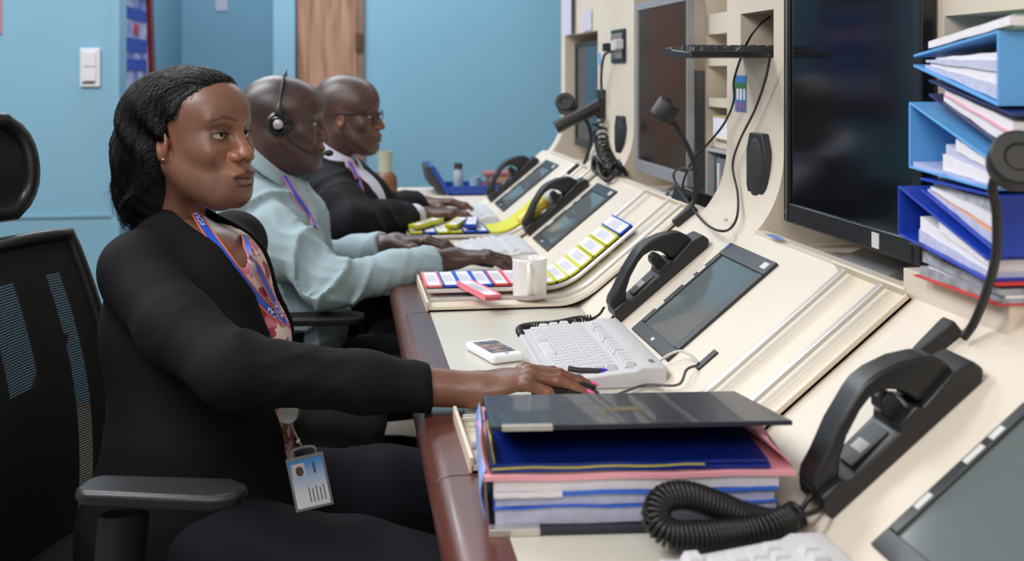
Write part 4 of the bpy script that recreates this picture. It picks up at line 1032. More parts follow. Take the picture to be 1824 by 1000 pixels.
def ribbon(name, fn, pix, w, mats, par, off=.003, n=8, tw=.0006):
    """a flat band laid along pixels on a surface; edges of the band in the second material"""
    P = [hit(fn, *p) for p in pix]; P = [np.array(q) for q in smooth_path([tuple(p) for p in P], n)]
    N = [grad(fn, p, .006) for p in P]; 
    for _ in range(3): N = [N[max(0,i-1)]+N[i]+N[min(len(N)-1,i+1)] for i in range(len(N))]; N = [q/np.linalg.norm(q) for q in N]
    q = M(); fr_ = []
    for side, (a, b) in enumerate(((-.5,-.36),(-.36,.36),(.36,.5))):
        vs = []; fs = []; q.cur = 0 if side == 1 else 1
        for i, p in enumerate(P):
            t = P[min(i+1, len(P)-1)]-P[max(i-1, 0)]; t /= np.linalg.norm(t); s_ = np.cross(N[i], t); s_ /= np.linalg.norm(s_); c0 = p+N[i]*off
            if side == 0: fr_.append((c0, t, s_, N[i]))
            for k in (a, b):
                for u in (0, tw): vs.append(c0+s_*w*k+N[i]*u)
        for i in range(len(P)-1):
            o = 4*i; fs += [(o+1,o+3,o+7,o+5),(o,o+4,o+6,o+2),(o,o+1,o+5,o+4),(o+2,o+6,o+7,o+3)]
        q.add(vs, fs)
    return q.build(name, mats, par, ang=60), fr_
lan_b = mat('lanyard_blue', (36,84,196), .5, bump=(1500,.2,.0004)); lan_o = mat('lanyard_orange', (240,110,50), .55); txt_w = mat('white_print', (228,232,244), .5)
def lanyard_text(fr_, idx, par, size=.013, up=1, body='KCAA'):
    for i in idx:
        c0, t, s_, n_ = fr_[min(len(fr_)-1, max(0, i))]; x = -t*up; z = n_; y = np.cross(z, x)
        Mx = Matrix(((x[0],y[0],z[0],c0[0]+n_[0]*.0012),(x[1],y[1],z[1],c0[1]+n_[1]*.0012),(x[2],y[2],z[2],c0[2]+n_[2]*.0012),(0,0,0,1)))
        text(body, size, txt_w, par, Mx, None)
# ------------------------------------------------------------------ the woman
PW = dict(w=.97, skin=(122,84,70), warm=(152,101,76), dark=(76,50,42), lips=(84,50,46), lips2=(142,104,96), nup=.006, neck=(-.052, 0, -.19), nr=.050, nose=.001, nosew=.003, brow=.6, browz=.004, cheek=.007, open=.0048, top=.020, prog=.010, chin=-.006, jaw=.004)
fW = frame((-.248, 1.905, 1.144), (math.cos(math.radians(-33)), math.sin(math.radians(-33)), -.02))
V, F, col = build_head(PW, fW, .0017)
fT = frame((-.250, 1.905, .80), (.82, -.572, 0))            # torso frame
def tp(x, y, z): return tuple(toW(np.array([[x, y, z-.80]]), fT)[0])
SR, SL_ = np.array(tp(-.010, -.112, .925)), np.array(tp(-.015, .125, .940))
EL, WR = np.array((-.155, 1.615, .822)), np.array((.175, 1.588, .788))
ELL = np.array((-.235, 2.11, .74))
def torsoW(P, g=0):
    q = toL(P, fT)
    d = e_(q, (.0, 0, .02), (.122+g, .142+g, .165+g))
    d = smin(d, e_(q, (.068, .060, -.005), (.070+g, .064+g, .070+g)), .03); d = smin(d, e_(q, (.068, -.060, -.005), (.070+g, .064+g, .070+g)), .03)
    d = smin(d, e_(q, (.040, .015, .095), (.072+g, .085+g, .085+g)), .03)
    d = smin(d, e_(q, (.025, 0, -.155), (.130+g, .155+g, .15+g)), .05)
    d = smin(d, e_(q, (.02, 0, -.29), (.150+g, .180+g, .13+g)), .05)
    d = smin(d, c_(q, (-.015, -.10, .140), (-.015, .10, .140), .040+g), .035)
    return d
def neckW(P, g=0):
    return c_(P, tp(-.030, 0, .93), tuple(toW(np.array([[-.045, 0, -.16]]), fW)[0]), .064+g, .052+g)
def chestW(P): return smin(torsoW(P), neckW(P), .035)
def forearmW(P): return chain(P*[1,1,1], [EL, EL*.35+WR*.65, WR+np.array([.01,0,0])], [.040, .030, .0245], .01)
V2, F2 = nets(lambda P: smax(chestW(P), -(P[:,2]-.80), .005), (-.47, 1.72, .79), (-.12, 2.14, 1.07), .005)
base = np.array(lin(PW['skin'])[:3])
# her right hand on the mouse
fH = frame(WR, (.98, .02, .20))
fi = [finger((.086,.029,.001), [(20,2),(48,0),(58,0)], (.043,.026,.021)), finger((.090,.009,.002), [(19,-3),(30,-3),(34,-3)], (.045,.029,.022)),
      finger((.086,-.011,.001), [(21,-6),(34,-6),(38,-6)], (.041,.027,.022)), finger((.078,-.029,-.002), [(34,-8),(62,-4),(66,0)], (.033,.021,.018))]
th = [(.022,.026,-.008),(.052,.046,-.018),(.082,.050,-.026),(.105,.045,-.030)]
def handW(P):
    return smin(hand_sdf(toL(P, fH), fi, th), forearmW(P), .018)
lo = np.minimum(EL, WR)-.05
V3, F3 = nets(handW, (-.20, 1.52, .745), (.38, 1.68, .895), .0022)
ccol = np.tile(base, (len(V3), 1)); q = toL(V3, fH)
ccol = blend(ccol, lin((150,96,72))[:3], .5*(1-sst(q[:,2], -.014, .004)))
for f in fi:
    for jn in (1, 2): ccol = blend(ccol, lin((78,42,32))[:3], .45*(1-sst(np.linalg.norm(q-np.array(f[jn])-[0,0,.008], axis=1), .003, .009)))
W2 = np.array((-.165, 2.105, .610)); fH2 = frame(W2, (.22, -.02, -.97), (.1, .95, 0)); fl2 = np.array([1,-1,1])
def hand2W(P): return smin(hand_sdf(toL(P, fH2)*fl2, fi, th), chain(P, [W2-fH2[1][:,0]*.09, W2], [.032,.026]), .018)
V4, F4 = nets(hand2W, (-.28, 1.99, .36), (-.02, 2.21, .74), .0035)
ow = mesh_obj('person', [(V, F), (V2, F2), (V3, F3), (V4, F4)], [sk], cols=[col, np.tile(base, (len(V2), 1)), ccol, np.tile(base, (len(V4), 1))])
tag(ow, 'seated woman in black cardigan and blue lanyard, hand on the mouse, looking at the screens', 'person')
eyes(PW, fW, ow, (1, -.12, 0.02))
nailm = mat('pink_nail', (248,96,176), .2, coat=.6)
for f in fi[:3]:
    a, b = np.array(f[2]), np.array(f[3]); t = (b-a)/np.linalg.norm(b-a); up = np.array([-t[2]*-1*0+0, 0, 1.]); up = up-t*(up @ t); up /= np.linalg.norm(up); y = np.cross(up, t)
    R3 = fH[1] @ np.stack([t, y, up], 1); c0 = toW((b+up*.0052+t*.0005)[None], fH)[0]
    q = M(); q.T = Matrix.Translation(c0) @ Matrix(R3.tolist()).to_4x4(); q.ell((0,0,0), (.0085,.0058,.0026), n=16, m=8); q.build('finger_nail', nailm, ow, ang=180)
# clothing
fold_w = lambda P: fold(P, 60, .0016, (.6,.1,.8))
def armsW(P, g):
    a = chain(P, [SR, SR*.5+EL*.5+np.array([-.005,-.006,-.012]), EL, EL*.45+WR*.55, EL*.1+WR*.9], [.056+g, .056+g, .050+g, .041+g, .0345+g], .025)
    b = chain(P, [SL_, (SL_+ELL)/2, ELL, (-.168, 2.105, .625)], [.056+g, .050+g, .044+g, .036+g], .02)
    return a, b
def wrinkW(P):
    w_ = np.exp(-((P-np.array([-.13,1.60,.84]))**2).sum(1)/.006)
    sl_ = np.exp(-((P[:,1]-1.62)**2)/.008)
    return -.0052*(w_+.35*sl_+.12)*ridges(P, 85, 2)+.0015*sl_+fold_w(P)*.6
def cardW(P):
    q = toL(P, fT); g = .012
    d = torsoW(P, g)
    d = smin(d, e_(q, (.0, 0, -.30), (.155, .19, .15)), .05)                      # hem over the hips
    nk = smax(neckW(P, .010), P[:,2]-1.035+q[:,0]*.25, .006); d = smin(d, nk, .04)
    tn = np.interp(q[:,2], [-.35,-.24,-.17,-.09,.02,.088,.131,.177,.24], [.085,.070,.040,.020,.028,.004,-.022,-.030,-.036])
    tf = np.interp(q[:,2], [-.35,-.2,-.09,.03,.09,.15,.24], [.20,.16,.13,.115,.095,.066,.040])
    tt = q[:,1]
    wedge = smax(smax(tn-tt, tt-tf, .004), -(q[:,0]+.01), .01)
    d = smax(d, -wedge, .006)
    a, b = armsW(P, .0)
    d = smin(smin(d, a, .03), b, .03)
    d = smax(d, P[:,0]-.122, .004)
    d = smax(d, -(P[:,2]-.385), .01)
    return d+wrinkW(P)
V, F = nets(cardW, (-.53, 1.50, .37), (.14, 2.20, 1.09), .0045); V = relax(V, F, 2, .5)
mesh_obj('cardigan', [(V, F)], blackc, ow)
flo = bpy.data.materials.new('floral_blouse'); flo.use_nodes = True; nt = flo.node_tree; b = nt.nodes['Principled BSDF']; b.inputs['Roughness'].default_value = .7
tc = nt.nodes.new('ShaderNodeTexCoord'); vz_ = nt.nodes.new('ShaderNodeTexVoronoi'); vz_.inputs['Scale'].default_value = 62
nz = nt.nodes.new('ShaderNodeTexNoise'); nz.inputs['Scale'].default_value = 40; av = nt.nodes.new('ShaderNodeVectorMath'); av.operation = 'MULTIPLY_ADD'
av.inputs[1].default_value = (.03,.03,.03); nt.links.new(nz.outputs['Color'], av.inputs[0]); nt.links.new(tc.outputs['Object'], av.inputs[2]); nt.links.new(tc.outputs['Object'], nz.inputs['Vector'])
nt.links.new(av.outputs[0], vz_.inputs['Vector']); rp = nt.nodes.new('ShaderNodeValToRGB'); rp.color_ramp.interpolation = 'CONSTANT'; e = rp.color_ramp.elements
e[0].position = 0; e[0].color = lin((206,120,138)); e[1].position = .28; e[1].color = lin((214,196,186))
for ps, c3 in ((.5,(120,96,80)),(.62,(222,206,200)),(.78,(168,56,84)),(.88,(190,170,140))):
    x = e.new(ps); x.color = lin(c3)
nt.links.new(vz_.outputs['Color'], rp.inputs[0]); nt.links.new(rp.outputs[0], b.inputs['Base Color'])
def blouW(P):
    q = toL(P, fT)
    return smax(torsoW(P, .005), P[:,2]-.925-np.abs(q[:,1])*1.1, .004)+.0015*np.sin(70*q[:,1]+8*q[:,2])
V, F = nets(blouW, (-.46, 1.70, .42), (-.06, 2.14, 1.02), .006); V = relax(V, F, 1)
mesh_obj('blouse', [(V, F)], flo, ow)
def trouW(P):
    hipR, hipL = np.array(tp(.03,-.095,.50)), np.array(tp(.03,.095,.50))
    kR, kL = np.array((.20, 1.60, .485)), np.array((.21, 1.98, .50))
    d = e_(toL(P, fT), (.0, 0, -.33), (.14,.17,.11))
    d = smin(d, chain(P, [hipR, hipR*.4+kR*.6, kR], [.094,.083,.066], .02), .03)
    d = smin(d, chain(P, [hipL, hipL*.4+kL*.6, kL], [.094,.083,.066], .02), .02)
    d = smin(d, chain(P, [kR, (.24,1.62,.28), (.20,1.63,.09)], [.062,.055,.045], .02), .02)
    d = smin(d, chain(P, [kL, (.26,1.98,.28), (.24,1.98,.09)], [.062,.055,.045], .02), .02)
    return d+fold(P, 45, .002, (1,0,.5))
V, F = nets(trouW, (-.48, 1.45, .05), (.36, 2.16, .66), .007); V = relax(V, F, 2)
mesh_obj('trousers', [(V, F)], navyc, ow)
q = M()
for (x, y) in ((.21,1.62),(.25,1.98)): q = M(); q.ell((x+.06,y,.035), (.12,.042,.040)); q.build('shoe', black_pl, ow, ang=180)
# lanyard
lan, fr1 = ribbon('lanyard', blouW and chestW, [(322,352),(340,378),(368,418),(400,462),(436,510),(470,550),(500,578)], .0185, [lan_b, lan_o], ow, .007)
lan2, fr2 = ribbon('lanyard', chestW, [(400,372),(412,392),(430,430),(450,478),(470,520),(490,562),(500,580)], .0185, [lan_b, lan_o], ow, .0095)
lanyard_text(fr2, [7, 21, 38], lan2); lanyard_text(fr1, [12, 43], lan)
# earring
M().ell(tuple(toW(np.array([[.008, -.0775, -.041]]), fW)[0]), (.0028,)*3).build('earring', steel, ow, ang=180)
# pen between her fingers
pn = tag(M().tube([at(1012,657,d=1.60), at(1030,660,d=1.60), at(1064,661,d=1.60), at(1074,660,d=1.60), at(1082,659.5,d=1.60)], [.0042,.0042,.0040,.0030,.0008], 12).build('pen', dark_grey, ang=50), 'dark pen with a violet tip held between the woman\'s fingers', 'pen')
M().tube([at(1070,660.3,d=1.60), at(1075,660,d=1.60), at(1083,659.4,d=1.60)], [.0036,.0030,.0006], 12).build('pen_tip', mat('violet', (70,50,200), .3), pn, ang=50)
# ---- hair
hairm = mat('black_hair', (15,13,16), .5, spec=.28, bump=(220,.2,.001), stretch=(1,1,.15))
def hairW(P):
    Q = np.stack([P[:,0], np.abs(P[:,1]), P[:,2]], 1)
    cap = e_(Q, (-.014, 0, .022), (.108, .081, .083)); cap = smin(cap, e_(Q, (.030, 0, .036), (.056, .060, .056)), .02)
    pl = (Q[:,0]-.064)*.80-(Q[:,2]-.072)*.60+Q[:,1]*.10
    cap = smax(cap, pl, .010)
    v = e_(Q, (-.052, .040, .0), (.056, .052, .082)); v = smin(v, e_(Q, (-.056, .045, -.065), (.046, .042, .075)), .03)
    v = smin(v, e_(Q, (-.070, .038, -.110), (.038, .040, .040)), .025)
    v = smax(v, (Q[:,0]-.001)+.10*(Q[:,2]+.02), .010)
    d = smin(cap, v, .02)
    a = np.arctan2(Q[:,1], -Q[:,0])
    lw = sst(-Q[:,2], -.07, .02)
    return d+.0055*lw*np.sin(11*a+26*Q[:,2]+2.4*np.sin(34*Q[:,2]))+.0012*np.sin(60*a+45*Q[:,2])
V, F = nets(hairW, (-.145, -.115, -.215), (.115, .115, .140), .003)
hp_ = [(toW(V, fW), F)]
rng = np.random.default_rng(5); n = 5200
th_ = rng.uniform(-1, 1, n); u = rng.uniform(0, 1, n)**.8
Pn = np.stack([.066-.13*u, .075*th_*np.sqrt(np.clip(1-(.3*(1-u))**2, 0, 1)), .10+0*u], 1)
hl = rng.uniform(0, 1, n) < .45                      # along the hairline
tt = rng.uniform(-1, 1, n); jt = rng.uniform(0, .02, n); Pn[hl] = np.stack([.064-.066*np.abs(tt)**1.2-jt, .072*tt, .082-.080*np.abs(tt)**1.4+jt*.3], 1)[hl]
def gradv(P, e=.0015):
    g = np.stack([hairW(P+np.eye(3)[i]*e)-hairW(P-np.eye(3)[i]*e) for i in range(3)], 1); return g/np.maximum(np.linalg.norm(g, axis=1), 1e-6)[:, None]
offs = rng.uniform(-.0006, .0026, n); ph_ = rng.uniform(0, 6.28, n)*.3+np.round(np.arctan2(Pn[:,1], Pn[:,0])*4)/4*5; path = []
for _ in range(6): Pn = Pn-(hairW(Pn)-offs)[:, None]*gradv(Pn)
steps = 48; L_ = rng.uniform(.70, 1.0, n)
lowz = -.185
for k in range(steps):
    path.append(Pn.copy())
    g = gradv(Pn); s_ = k*.0062
    vdir = np.stack([-.75-.0*Pn[:,0], np.sign(Pn[:,1])*.10*np.ones(n), np.where(Pn[:,0] > -.02, -.05, -.85)-.55*(np.abs(Pn[:,1]) > .05)], 1)
    vdir = np.where((Pn[:,0] < -.075)[:, None], np.stack([0*Pn[:,0], .05*np.sign(Pn[:,1]), -np.ones(n)], 1), vdir)
    side = np.cross(g, vdir); side /= np.maximum(np.linalg.norm(side, axis=1), 1e-6)[:, None]
    vdir = vdir+side*(.75*np.sin(2*math.pi*s_/.085+ph_))[:, None]*min(1, k/22)
    vdir = vdir-g*(vdir*g).sum(1)[:, None]; vdir /= np.maximum(np.linalg.norm(vdir, axis=1), 1e-6)[:, None]
    nx = Pn+vdir*.0062*L_[:, None]
    corr = (hairW(nx)-offs)
    free = nx[:,2] < -.112+.02*np.sin(ph_*5); stop = Pn[:,2] < -.148+.03*(offs/.0026-.5)
    nx = nx-np.where(free, 0, np.clip(corr, -.004, .004))[:, None]*gradv(nx)
    nx[free] += np.stack([-.0016+.0012*np.sin(k*.35+ph_), .0012*np.sin(ph_*3+k*.3), .0006*np.ones(n)], 1)[free]
    nx[stop] = Pn[stop]+.00002
    Pn = nx
path = np.stack(path, 1)                              # n, steps, 3
W_ = toW(path.reshape(-1, 3), fW).reshape(n, steps, 3)
tg = np.gradient(W_, axis=1); tg /= np.maximum(np.linalg.norm(tg, axis=2), 1e-9)[..., None]
ref = np.array([.3,.2,.93]); uu = np.cross(tg, ref); uu /= np.maximum(np.linalg.norm(uu, axis=2), 1e-6)[..., None]; vv = np.cross(tg, uu)
rad = (.00055*(1-np.linspace(0, 1, steps)**3*.85))[None, :, None]*rng.uniform(.6, 1.2, n)[:, None, None]
ring = np.stack([W_+(uu*math.cos(a)+vv*math.sin(a))*rad for a in (0, 2.094, 4.189)], 2).reshape(-1, 3)
i0 = (np.arange(n)[:, None]*steps+np.arange(steps-1)[None]).ravel()
Fh = np.concatenate([np.stack([i0*3+j, i0*3+(j+1) % 3, (i0+1)*3+(j+1) % 3, (i0+1)*3+j], 1) for j in range(3)])
hp_.append((ring, Fh)); mesh_obj('hair', hp_, hairm, ow)
# ---- badge on a reel
bp = empty('id_badge', at(551,856,d=1.655), (math.radians(-4), math.radians(-13), math.radians(-9)))
bp.scale = (.92,.92,.92); tag(bp, 'identity card in a clear holder hanging from a white reel at the woman\'s waist', 'badge')
clear = mat('clear_holder', (150,156,164), .15, alpha=.55)
q = M(); q.box(-.031,-.027,-.002,.002,-.045,.040); q.box(.027,.031,-.002,.002,-.045,.040); q.box(-.027,.027,-.002,.002,.034,.040); q.box(-.027,.027,-.002,.002,-.045,-.041); q.build('holder_frame', clear, bp, bevel=.001)
q = M(); q.tube(smooth_path([(-.020,0,.040),(-.018,0,.050),(.0,0,.053),(.018,0,.050),(.020,0,.040)], 6), .002, 8); q.build('holder_lug', clear, bp, ang=180)
cdm = bpy.data.materials.new('id_card'); cdm.use_nodes = True; nt = cdm.node_tree; b = nt.nodes['Principled BSDF']; b.inputs['Roughness'].default_value = .25
tc = nt.nodes.new('ShaderNodeTexCoord'); sp = nt.nodes.new('ShaderNodeSeparateXYZ'); rp = nt.nodes.new('ShaderNodeValToRGB'); rp.color_ramp.elements[0].position = .3; rp.color_ramp.elements[0].color = lin((226,234,246)); rp.color_ramp.elements[1].position = .95; rp.color_ramp.elements[1].color = lin((70,150,226))
nt.links.new(tc.outputs['Generated'], sp.inputs[0]); nt.links.new(sp.outputs['Z'], rp.inputs[0]); nt.links.new(rp.outputs[0], b.inputs['Base Color'])
cdo = M().box(-.027,.027,-.0008,.0008,-.041,.034).build('card', cdm, bp)
M().box(-.023,-.003,-.0014,-.0008,.008,.029).build('portrait_background', mat('card_pink', (214,200,204), .5), cdo)
M().ell((-.012,-.0014,.017), (.0065,.0004,.0078)).build('portrait', mat('portrait_grey', (80,72,70), .5), cdo)
q = M(); q.box(.010,.014,-.0013,-.0008,.010,.028); q.build('emblem', mat('emblem_grey', (90,92,110), .5), cdo)
q = M()
for k in range(5): q.box(-.004+k*.006, -.0032+k*.006+.0006, -.0012, -.0008, -.034, -.010-.003*(k % 2))
q.build('writing', ink, cdo)
M().lathe([(0,-.004),(.016,-.004),(.0175,0),(.016,.005),(0,.006)], 28, rot=(math.radians(90),0,0), c=(-.010,-.004,.112)).build('reel', white_pl, bp, ang=50)
M().tube(smooth_path([(-.009,0,.094),(-.007,-.001,.080),(-.003,-.001,.066),(.0,0,.052)], 5), .0032, 8, sq=(1.4,.5)).build('strap', clear, bp, ang=180)
M().ell((-.004,-.003,.064), (.004,.002,.004)).build('press_stud', steel, bp, ang=180)
# ------------------------------------------------------------------ the two men
shirtc = cloth('sage_shirt', (148,168,175), .8, sheen=.1, weave=1200); suitc = cloth('black_suit', (14,14,20), .8, sheen=0); whites = cloth('pale_shirt', (196,196,214), .8); trc = cloth('black_trousers', (9,9,13), .85, sheen=0)
def typing(spread=1, bend=0):
    return [finger((.086,.029,.0), [(16+bend,4),(40+bend,2),(46,0)], (.043,.026,.020)), finger((.090,.009,.001), [(14+bend,0),(40+bend,0),(48,0)], (.046,.029,.021)),
            finger((.086,-.011,.0), [(16+bend,-4),(42+bend,-3),(48,-3)], (.042,.027,.021)), finger((.078,-.029,-.002), [(20+bend,-8),(44,-6),(50,-5)], (.034,.021,.018))]
TH0 = [(.022,.026,-.006),(.052,.046,-.012),(.082,.050,-.022),(.103,.044,-.030)]
def handmesh(wr, dirn, elb, mirror, skin, bend=0, h=.003, up=(0,0,1)):
    fr = frame(wr, dirn, up); fl = np.array([1,-1,1]) if mirror else np.ones(3); fs = typing(bend=bend); el = np.array(elb); w0 = np.array(wr)
    def fn(P):
        return smin(hand_sdf(toL(P, fr)*fl*.95, fs, TH0)/.95, chain(P, [w0*.45+el*.55, w0*.85+el*.15, w0+(w0-el)*.04], [.036,.029,.026], .01), .018)
    tip = w0+np.array(fr[1][:,0])*.20; a = np.minimum(np.minimum(tip, w0*.5+el*.5), w0)-.075; b = np.maximum(np.maximum(tip, w0*.5+el*.5), w0)+.075
    V, F = nets(fn, a, b, h); c0 = np.tile(np.array(lin(skin)[:3]), (len(V), 1))
    return V, F, blend(c0, np.array(lin(skin)[:3])*1.5+.02, .5*(1-sst(toL(V, fr)[:,2], -.014, .0)))
def make_man(p):
    fr = p['head']; ft = p['torso']; sR, sL, eR, eL, wR, wL = [np.array(p[k], float) for k in ('sR','sL','eR','eL','wR','wL')]
    def tw(x, y, z): return tuple(toW(np.array([[x, y, z]]), ft)[0])
    V, F, col = build_head(p['hp'], fr, p.get('h', .003))
    f = p.get('fat', 1)
    def torso(P, g=0):
        q = toL(P, ft)
        d = e_(q, (.0, 0, .0), (.115*f+g, .160*f+g, .17+g))
        d = smin(d, e_(q, (.045*f, 0, .02), (.085+g, .13+g, .11+g)), .04)
        d = smin(d, e_(q, (.035*f, 0, -.17), (.135*f+g, .160*f+g, .16+g)), .06)
        d = smin(d, e_(q, (.01, 0, -.32), (.15+g, .18+g, .12+g)), .05)
        d = smin(d, c_(q, (-.015, -.12, .105), (-.015, .12, .105), .048+g), .04)
        qa = np.stack([q[:,0], np.abs(q[:,1]), q[:,2]], 1)
        d = smin(d, c_(qa, (-.035, .10, .115), (-.045, .02, .185), .045+g, .036+g), .04)
        return d
    nb = tw(-.03, 0, .15); nt_ = tuple(toW(np.array([[-.04, 0, -.13]]), fr)[0]); nr = p['hp'].get('nr', .053)
    def chest(P): return smin(torso(P, -.014), c_(P, tuple(np.array(nb)*.7+np.array(nt_)*.3), nt_, nr-.002, nr), .02)
    base = np.array(lin(p['hp']['skin'])[:3])
    lo = np.array(ft[0])-[.25,.3,.05]; hi = np.array(ft[0])+[.25,.3,.27]
    V2, F2 = nets(lambda P: smax(chest(P), -(P[:,2]-ft[0][2]-.02), .005), lo, hi, .007)
    H1 = handmesh(wR, p['dR'], eR, False, p['hand'], p.get('bend', 0)); H2 = handmesh(wL, p['dL'], eL, True, p['hand'], p.get('bend', 0))
    o = mesh_obj('person', [(V, F), (V2, F2), H1[:2], H2[:2]], [sk], cols=[col, np.tile(base, (len(V2), 1)), H1[2], H2[2]])
    tag(o, p['label'], 'person'); eyes(p['hp'], fr, o, p.get('look', (1,0,-.1)))
    cR = wR*.86+eR*.14 if 'cuff' not in p else wR*p['cuff']+eR*(1-p['cuff']); cL = wL*.86+eL*.14
    def arms(P, g):
        a = chain(P, [sR, sR*.5+eR*.5, eR, eR*.4+cR*.6, cR], [.062+g,.060+g,.054+g,.048+g,.042+g], .025)
        b = chain(P, [sL, sL*.5+eL*.5, eL, eL*.4+cL*.6, cL], [.062+g,.058+g,.052+g,.046+g,.042+g], .025)
        uR = (cR-eR)/np.linalg.norm(cR-eR); uL = (cL-eL)/np.linalg.norm(cL-eL)
        a = smax(a, plane(P, cR, uR)-.01, .004); b = smax(b, plane(P, cL, uL)-.01, .004)
        return smin(a, b, .01)
    amp = p.get('amp', 1)
    def wr(P):
        w1 = np.exp(-((P-eR)**2).sum(1)/.018); w2 = np.exp(-((P-sR)**2).sum(1)/.02)
        u = P @ np.array([.5,.1,.85]); v = P @ np.array([.8,.2,-.55])
        wt = .45+.9*w1+.7*w2
        return amp*(-.0115*wt*ridges(P, 62, 1)+.006*wt-.003*ridges(P, 130, 4)+.0015)
    def shirt(P):
        q = toL(P, ft); g = .010; d = torso(P, g)
        if not p.get('jacket'): d = smin(d, arms(P, .004), .025)
        d = smax(d, -(c_(P, tuple(np.array(nb)*.55+np.array(nt_)*.45), nt_, nr+.002, nr+.004)), .004)
        d = smax(d, -(P[:,2]-ft[0][2]+.36), .01)
        return d+(wr(P) if not p.get('jacket') else .002*np.sin(60*q[:,1]))
    alls = np.stack([sR, sL, eR, eL, cR, cL]); lo = np.minimum(alls.min(0), np.array(ft[0])-[.2,.22,.40])-.09; hi = np.maximum(alls.max(0), np.array(ft[0])+[.2,.2,.2])+.09
    V, F = nets(shirt, lo, hi, .005); V = relax(V, F, 2); mesh_obj('shirt', [(V, F)], p['shirt'], o)
    # collar folded over the neck of the shirt
    nd = np.array(nt_)-np.array(nb); nd /= np.linalg.norm(nd); fx = ft[1][:,0]-nd*(ft[1][:,0] @ nd); fx /= np.linalg.norm(fx); fy = np.cross(nd, fx)
    def cf(i, j):
        a = math.radians(14+332*i); front = math.cos(a); R = nr+.016+(.030*j if j > 0 else 0); tip = max(0, front)**6
        s_ = .052-.034*front+p.get('cz', 0)-(.034+.016*tip)*j-.004*(1-j)
        return tuple(np.array(nb)+nd*s_+(fx*math.cos(a)+fy*math.sin(a))*R)
    q = M(); q.grid(cf, 44, 6); q.build('collar', p['shirt'], o, ang=180, solid=.0035)
    q = M(); q.grid(lambda i, j: tuple(np.array(cf(i, 0))-nd*.045*j), 44, 3); q.build('collar_band', p['shirt'], o, ang=180, solid=.003)
    if p.get('jacket'):
        def jk(P):
            q = toL(P, ft); d = smin(torso(P, .022), arms(P, .010), .03)
            w_ = np.interp(q[:,2], [-.2,-.05,.10,.16,.22], [.004,.030,.060,.070,.075])
            d = smax(d, -smax(np.abs(q[:,1])-w_, -(q[:,0]-.0), .01), .006)
            d = smax(d, -(c_(P, nb, nt_, nr+.026, nr+.024)), .006)
            d = smax(d, -(P[:,2]-ft[0][2]+.36), .01)
            return d+wr(P)
        V, F = nets(jk, lo-.02, hi+.02, .006); V = relax(V, F, 2); mesh_obj('suit_jacket', [(V, F)], p['jacket'], o)
        def cuffs(P):
            uR = (wR-eR)/np.linalg.norm(wR-eR); c = cR+uR*.018
            return smax(c_(P, cR, c+uR*.03, .040, .038), np.abs(plane(P, c, uR))-.020, .003)
        V, F = nets(cuffs, cR-.1, cR+.1, .004); mesh_obj('shirt_cuff', [(V, F)], p['shirt'], o)
    def legs(P):
        h1, h2 = tw(.02,-.09,-.36), tw(.02,.09,-.36); z0 = ft[0]
        k1 = (z0[0]+.42, z0[1]-.13, .50); k2 = (z0[0]+.42, z0[1]+.13, .50)
        d = e_(toL(P, ft), (0,0,-.36), (.15,.18,.10))
        d = smin(d, chain(P, [h1, k1], [.092,.068]), .03); d = smin(d, chain(P, [h2, k2], [.092,.068]), .02)
        d = smin(d, chain(P, [k1, (k1[0]+.03, k1[1], .1)], [.064,.048]), .02); return smin(d, chain(P, [k2, (k2[0]+.06, k2[1], .1)], [.064,.048]), .02)+fold(P, 40, .002)
    z0 = ft[0]; V, F = nets(legs, (z0[0]-.22, z0[1]-.28, .05), (z0[0]+.58, z0[1]+.28, .68), .009); V = relax(V, F, 1); mesh_obj('trousers', [(V, F)], trc, o)
    for dy, dx in ((-.13,.48),(.13,.51)): q = M(); q.ell((z0[0]+dx+.03, z0[1]+dy, .036), (.13,.045,.040)); q.build('shoe', black_pl, o, ang=180)
    return o, shirt, chest, tw
# man with the headset
h2 = dict(w=1.06, top=.014, skin=(70,48,45), warm=(104,66,54), dark=(44,28,26), lips=(70,44,44), lips2=(104,66,60), neck=(-.05, 0, -.17), nr=.064, nosew=.003, nose=.001, brow=.5, cheek=.008, jaw=.006, open=.0042, prog=.006, fat=True, scalp=(.035,(50,38,38)), ears=True, lip=.001)
fr2 = frame((-.152, 2.80, 1.127), (.995, -.03, -.10))
ft2 = frame((-.185, 2.80, .825), (.99, -.12, 0))
m2, sh2, ch2, tw2 = make_man(dict(hp=h2, head=fr2, torso=ft2, fat=1.14, cz=.030, sR=(-.165, 2.635, .885), sL=(-.165, 2.97, .89), eR=at(588,508,d=2.50), eL=(-.07, 3.04, .73), wR=(.245, 2.660, .797), wL=(.12, 2.93, .797),
    dR=(.99,.05,.06), dL=(.98,-.12,.10), hand=(66,42,36), shirt=shirtc, amp=1.35, bend=4, label='heavy-set man in a pale sage shirt with a telephone headset, typing in the middle seat', h=.0026))
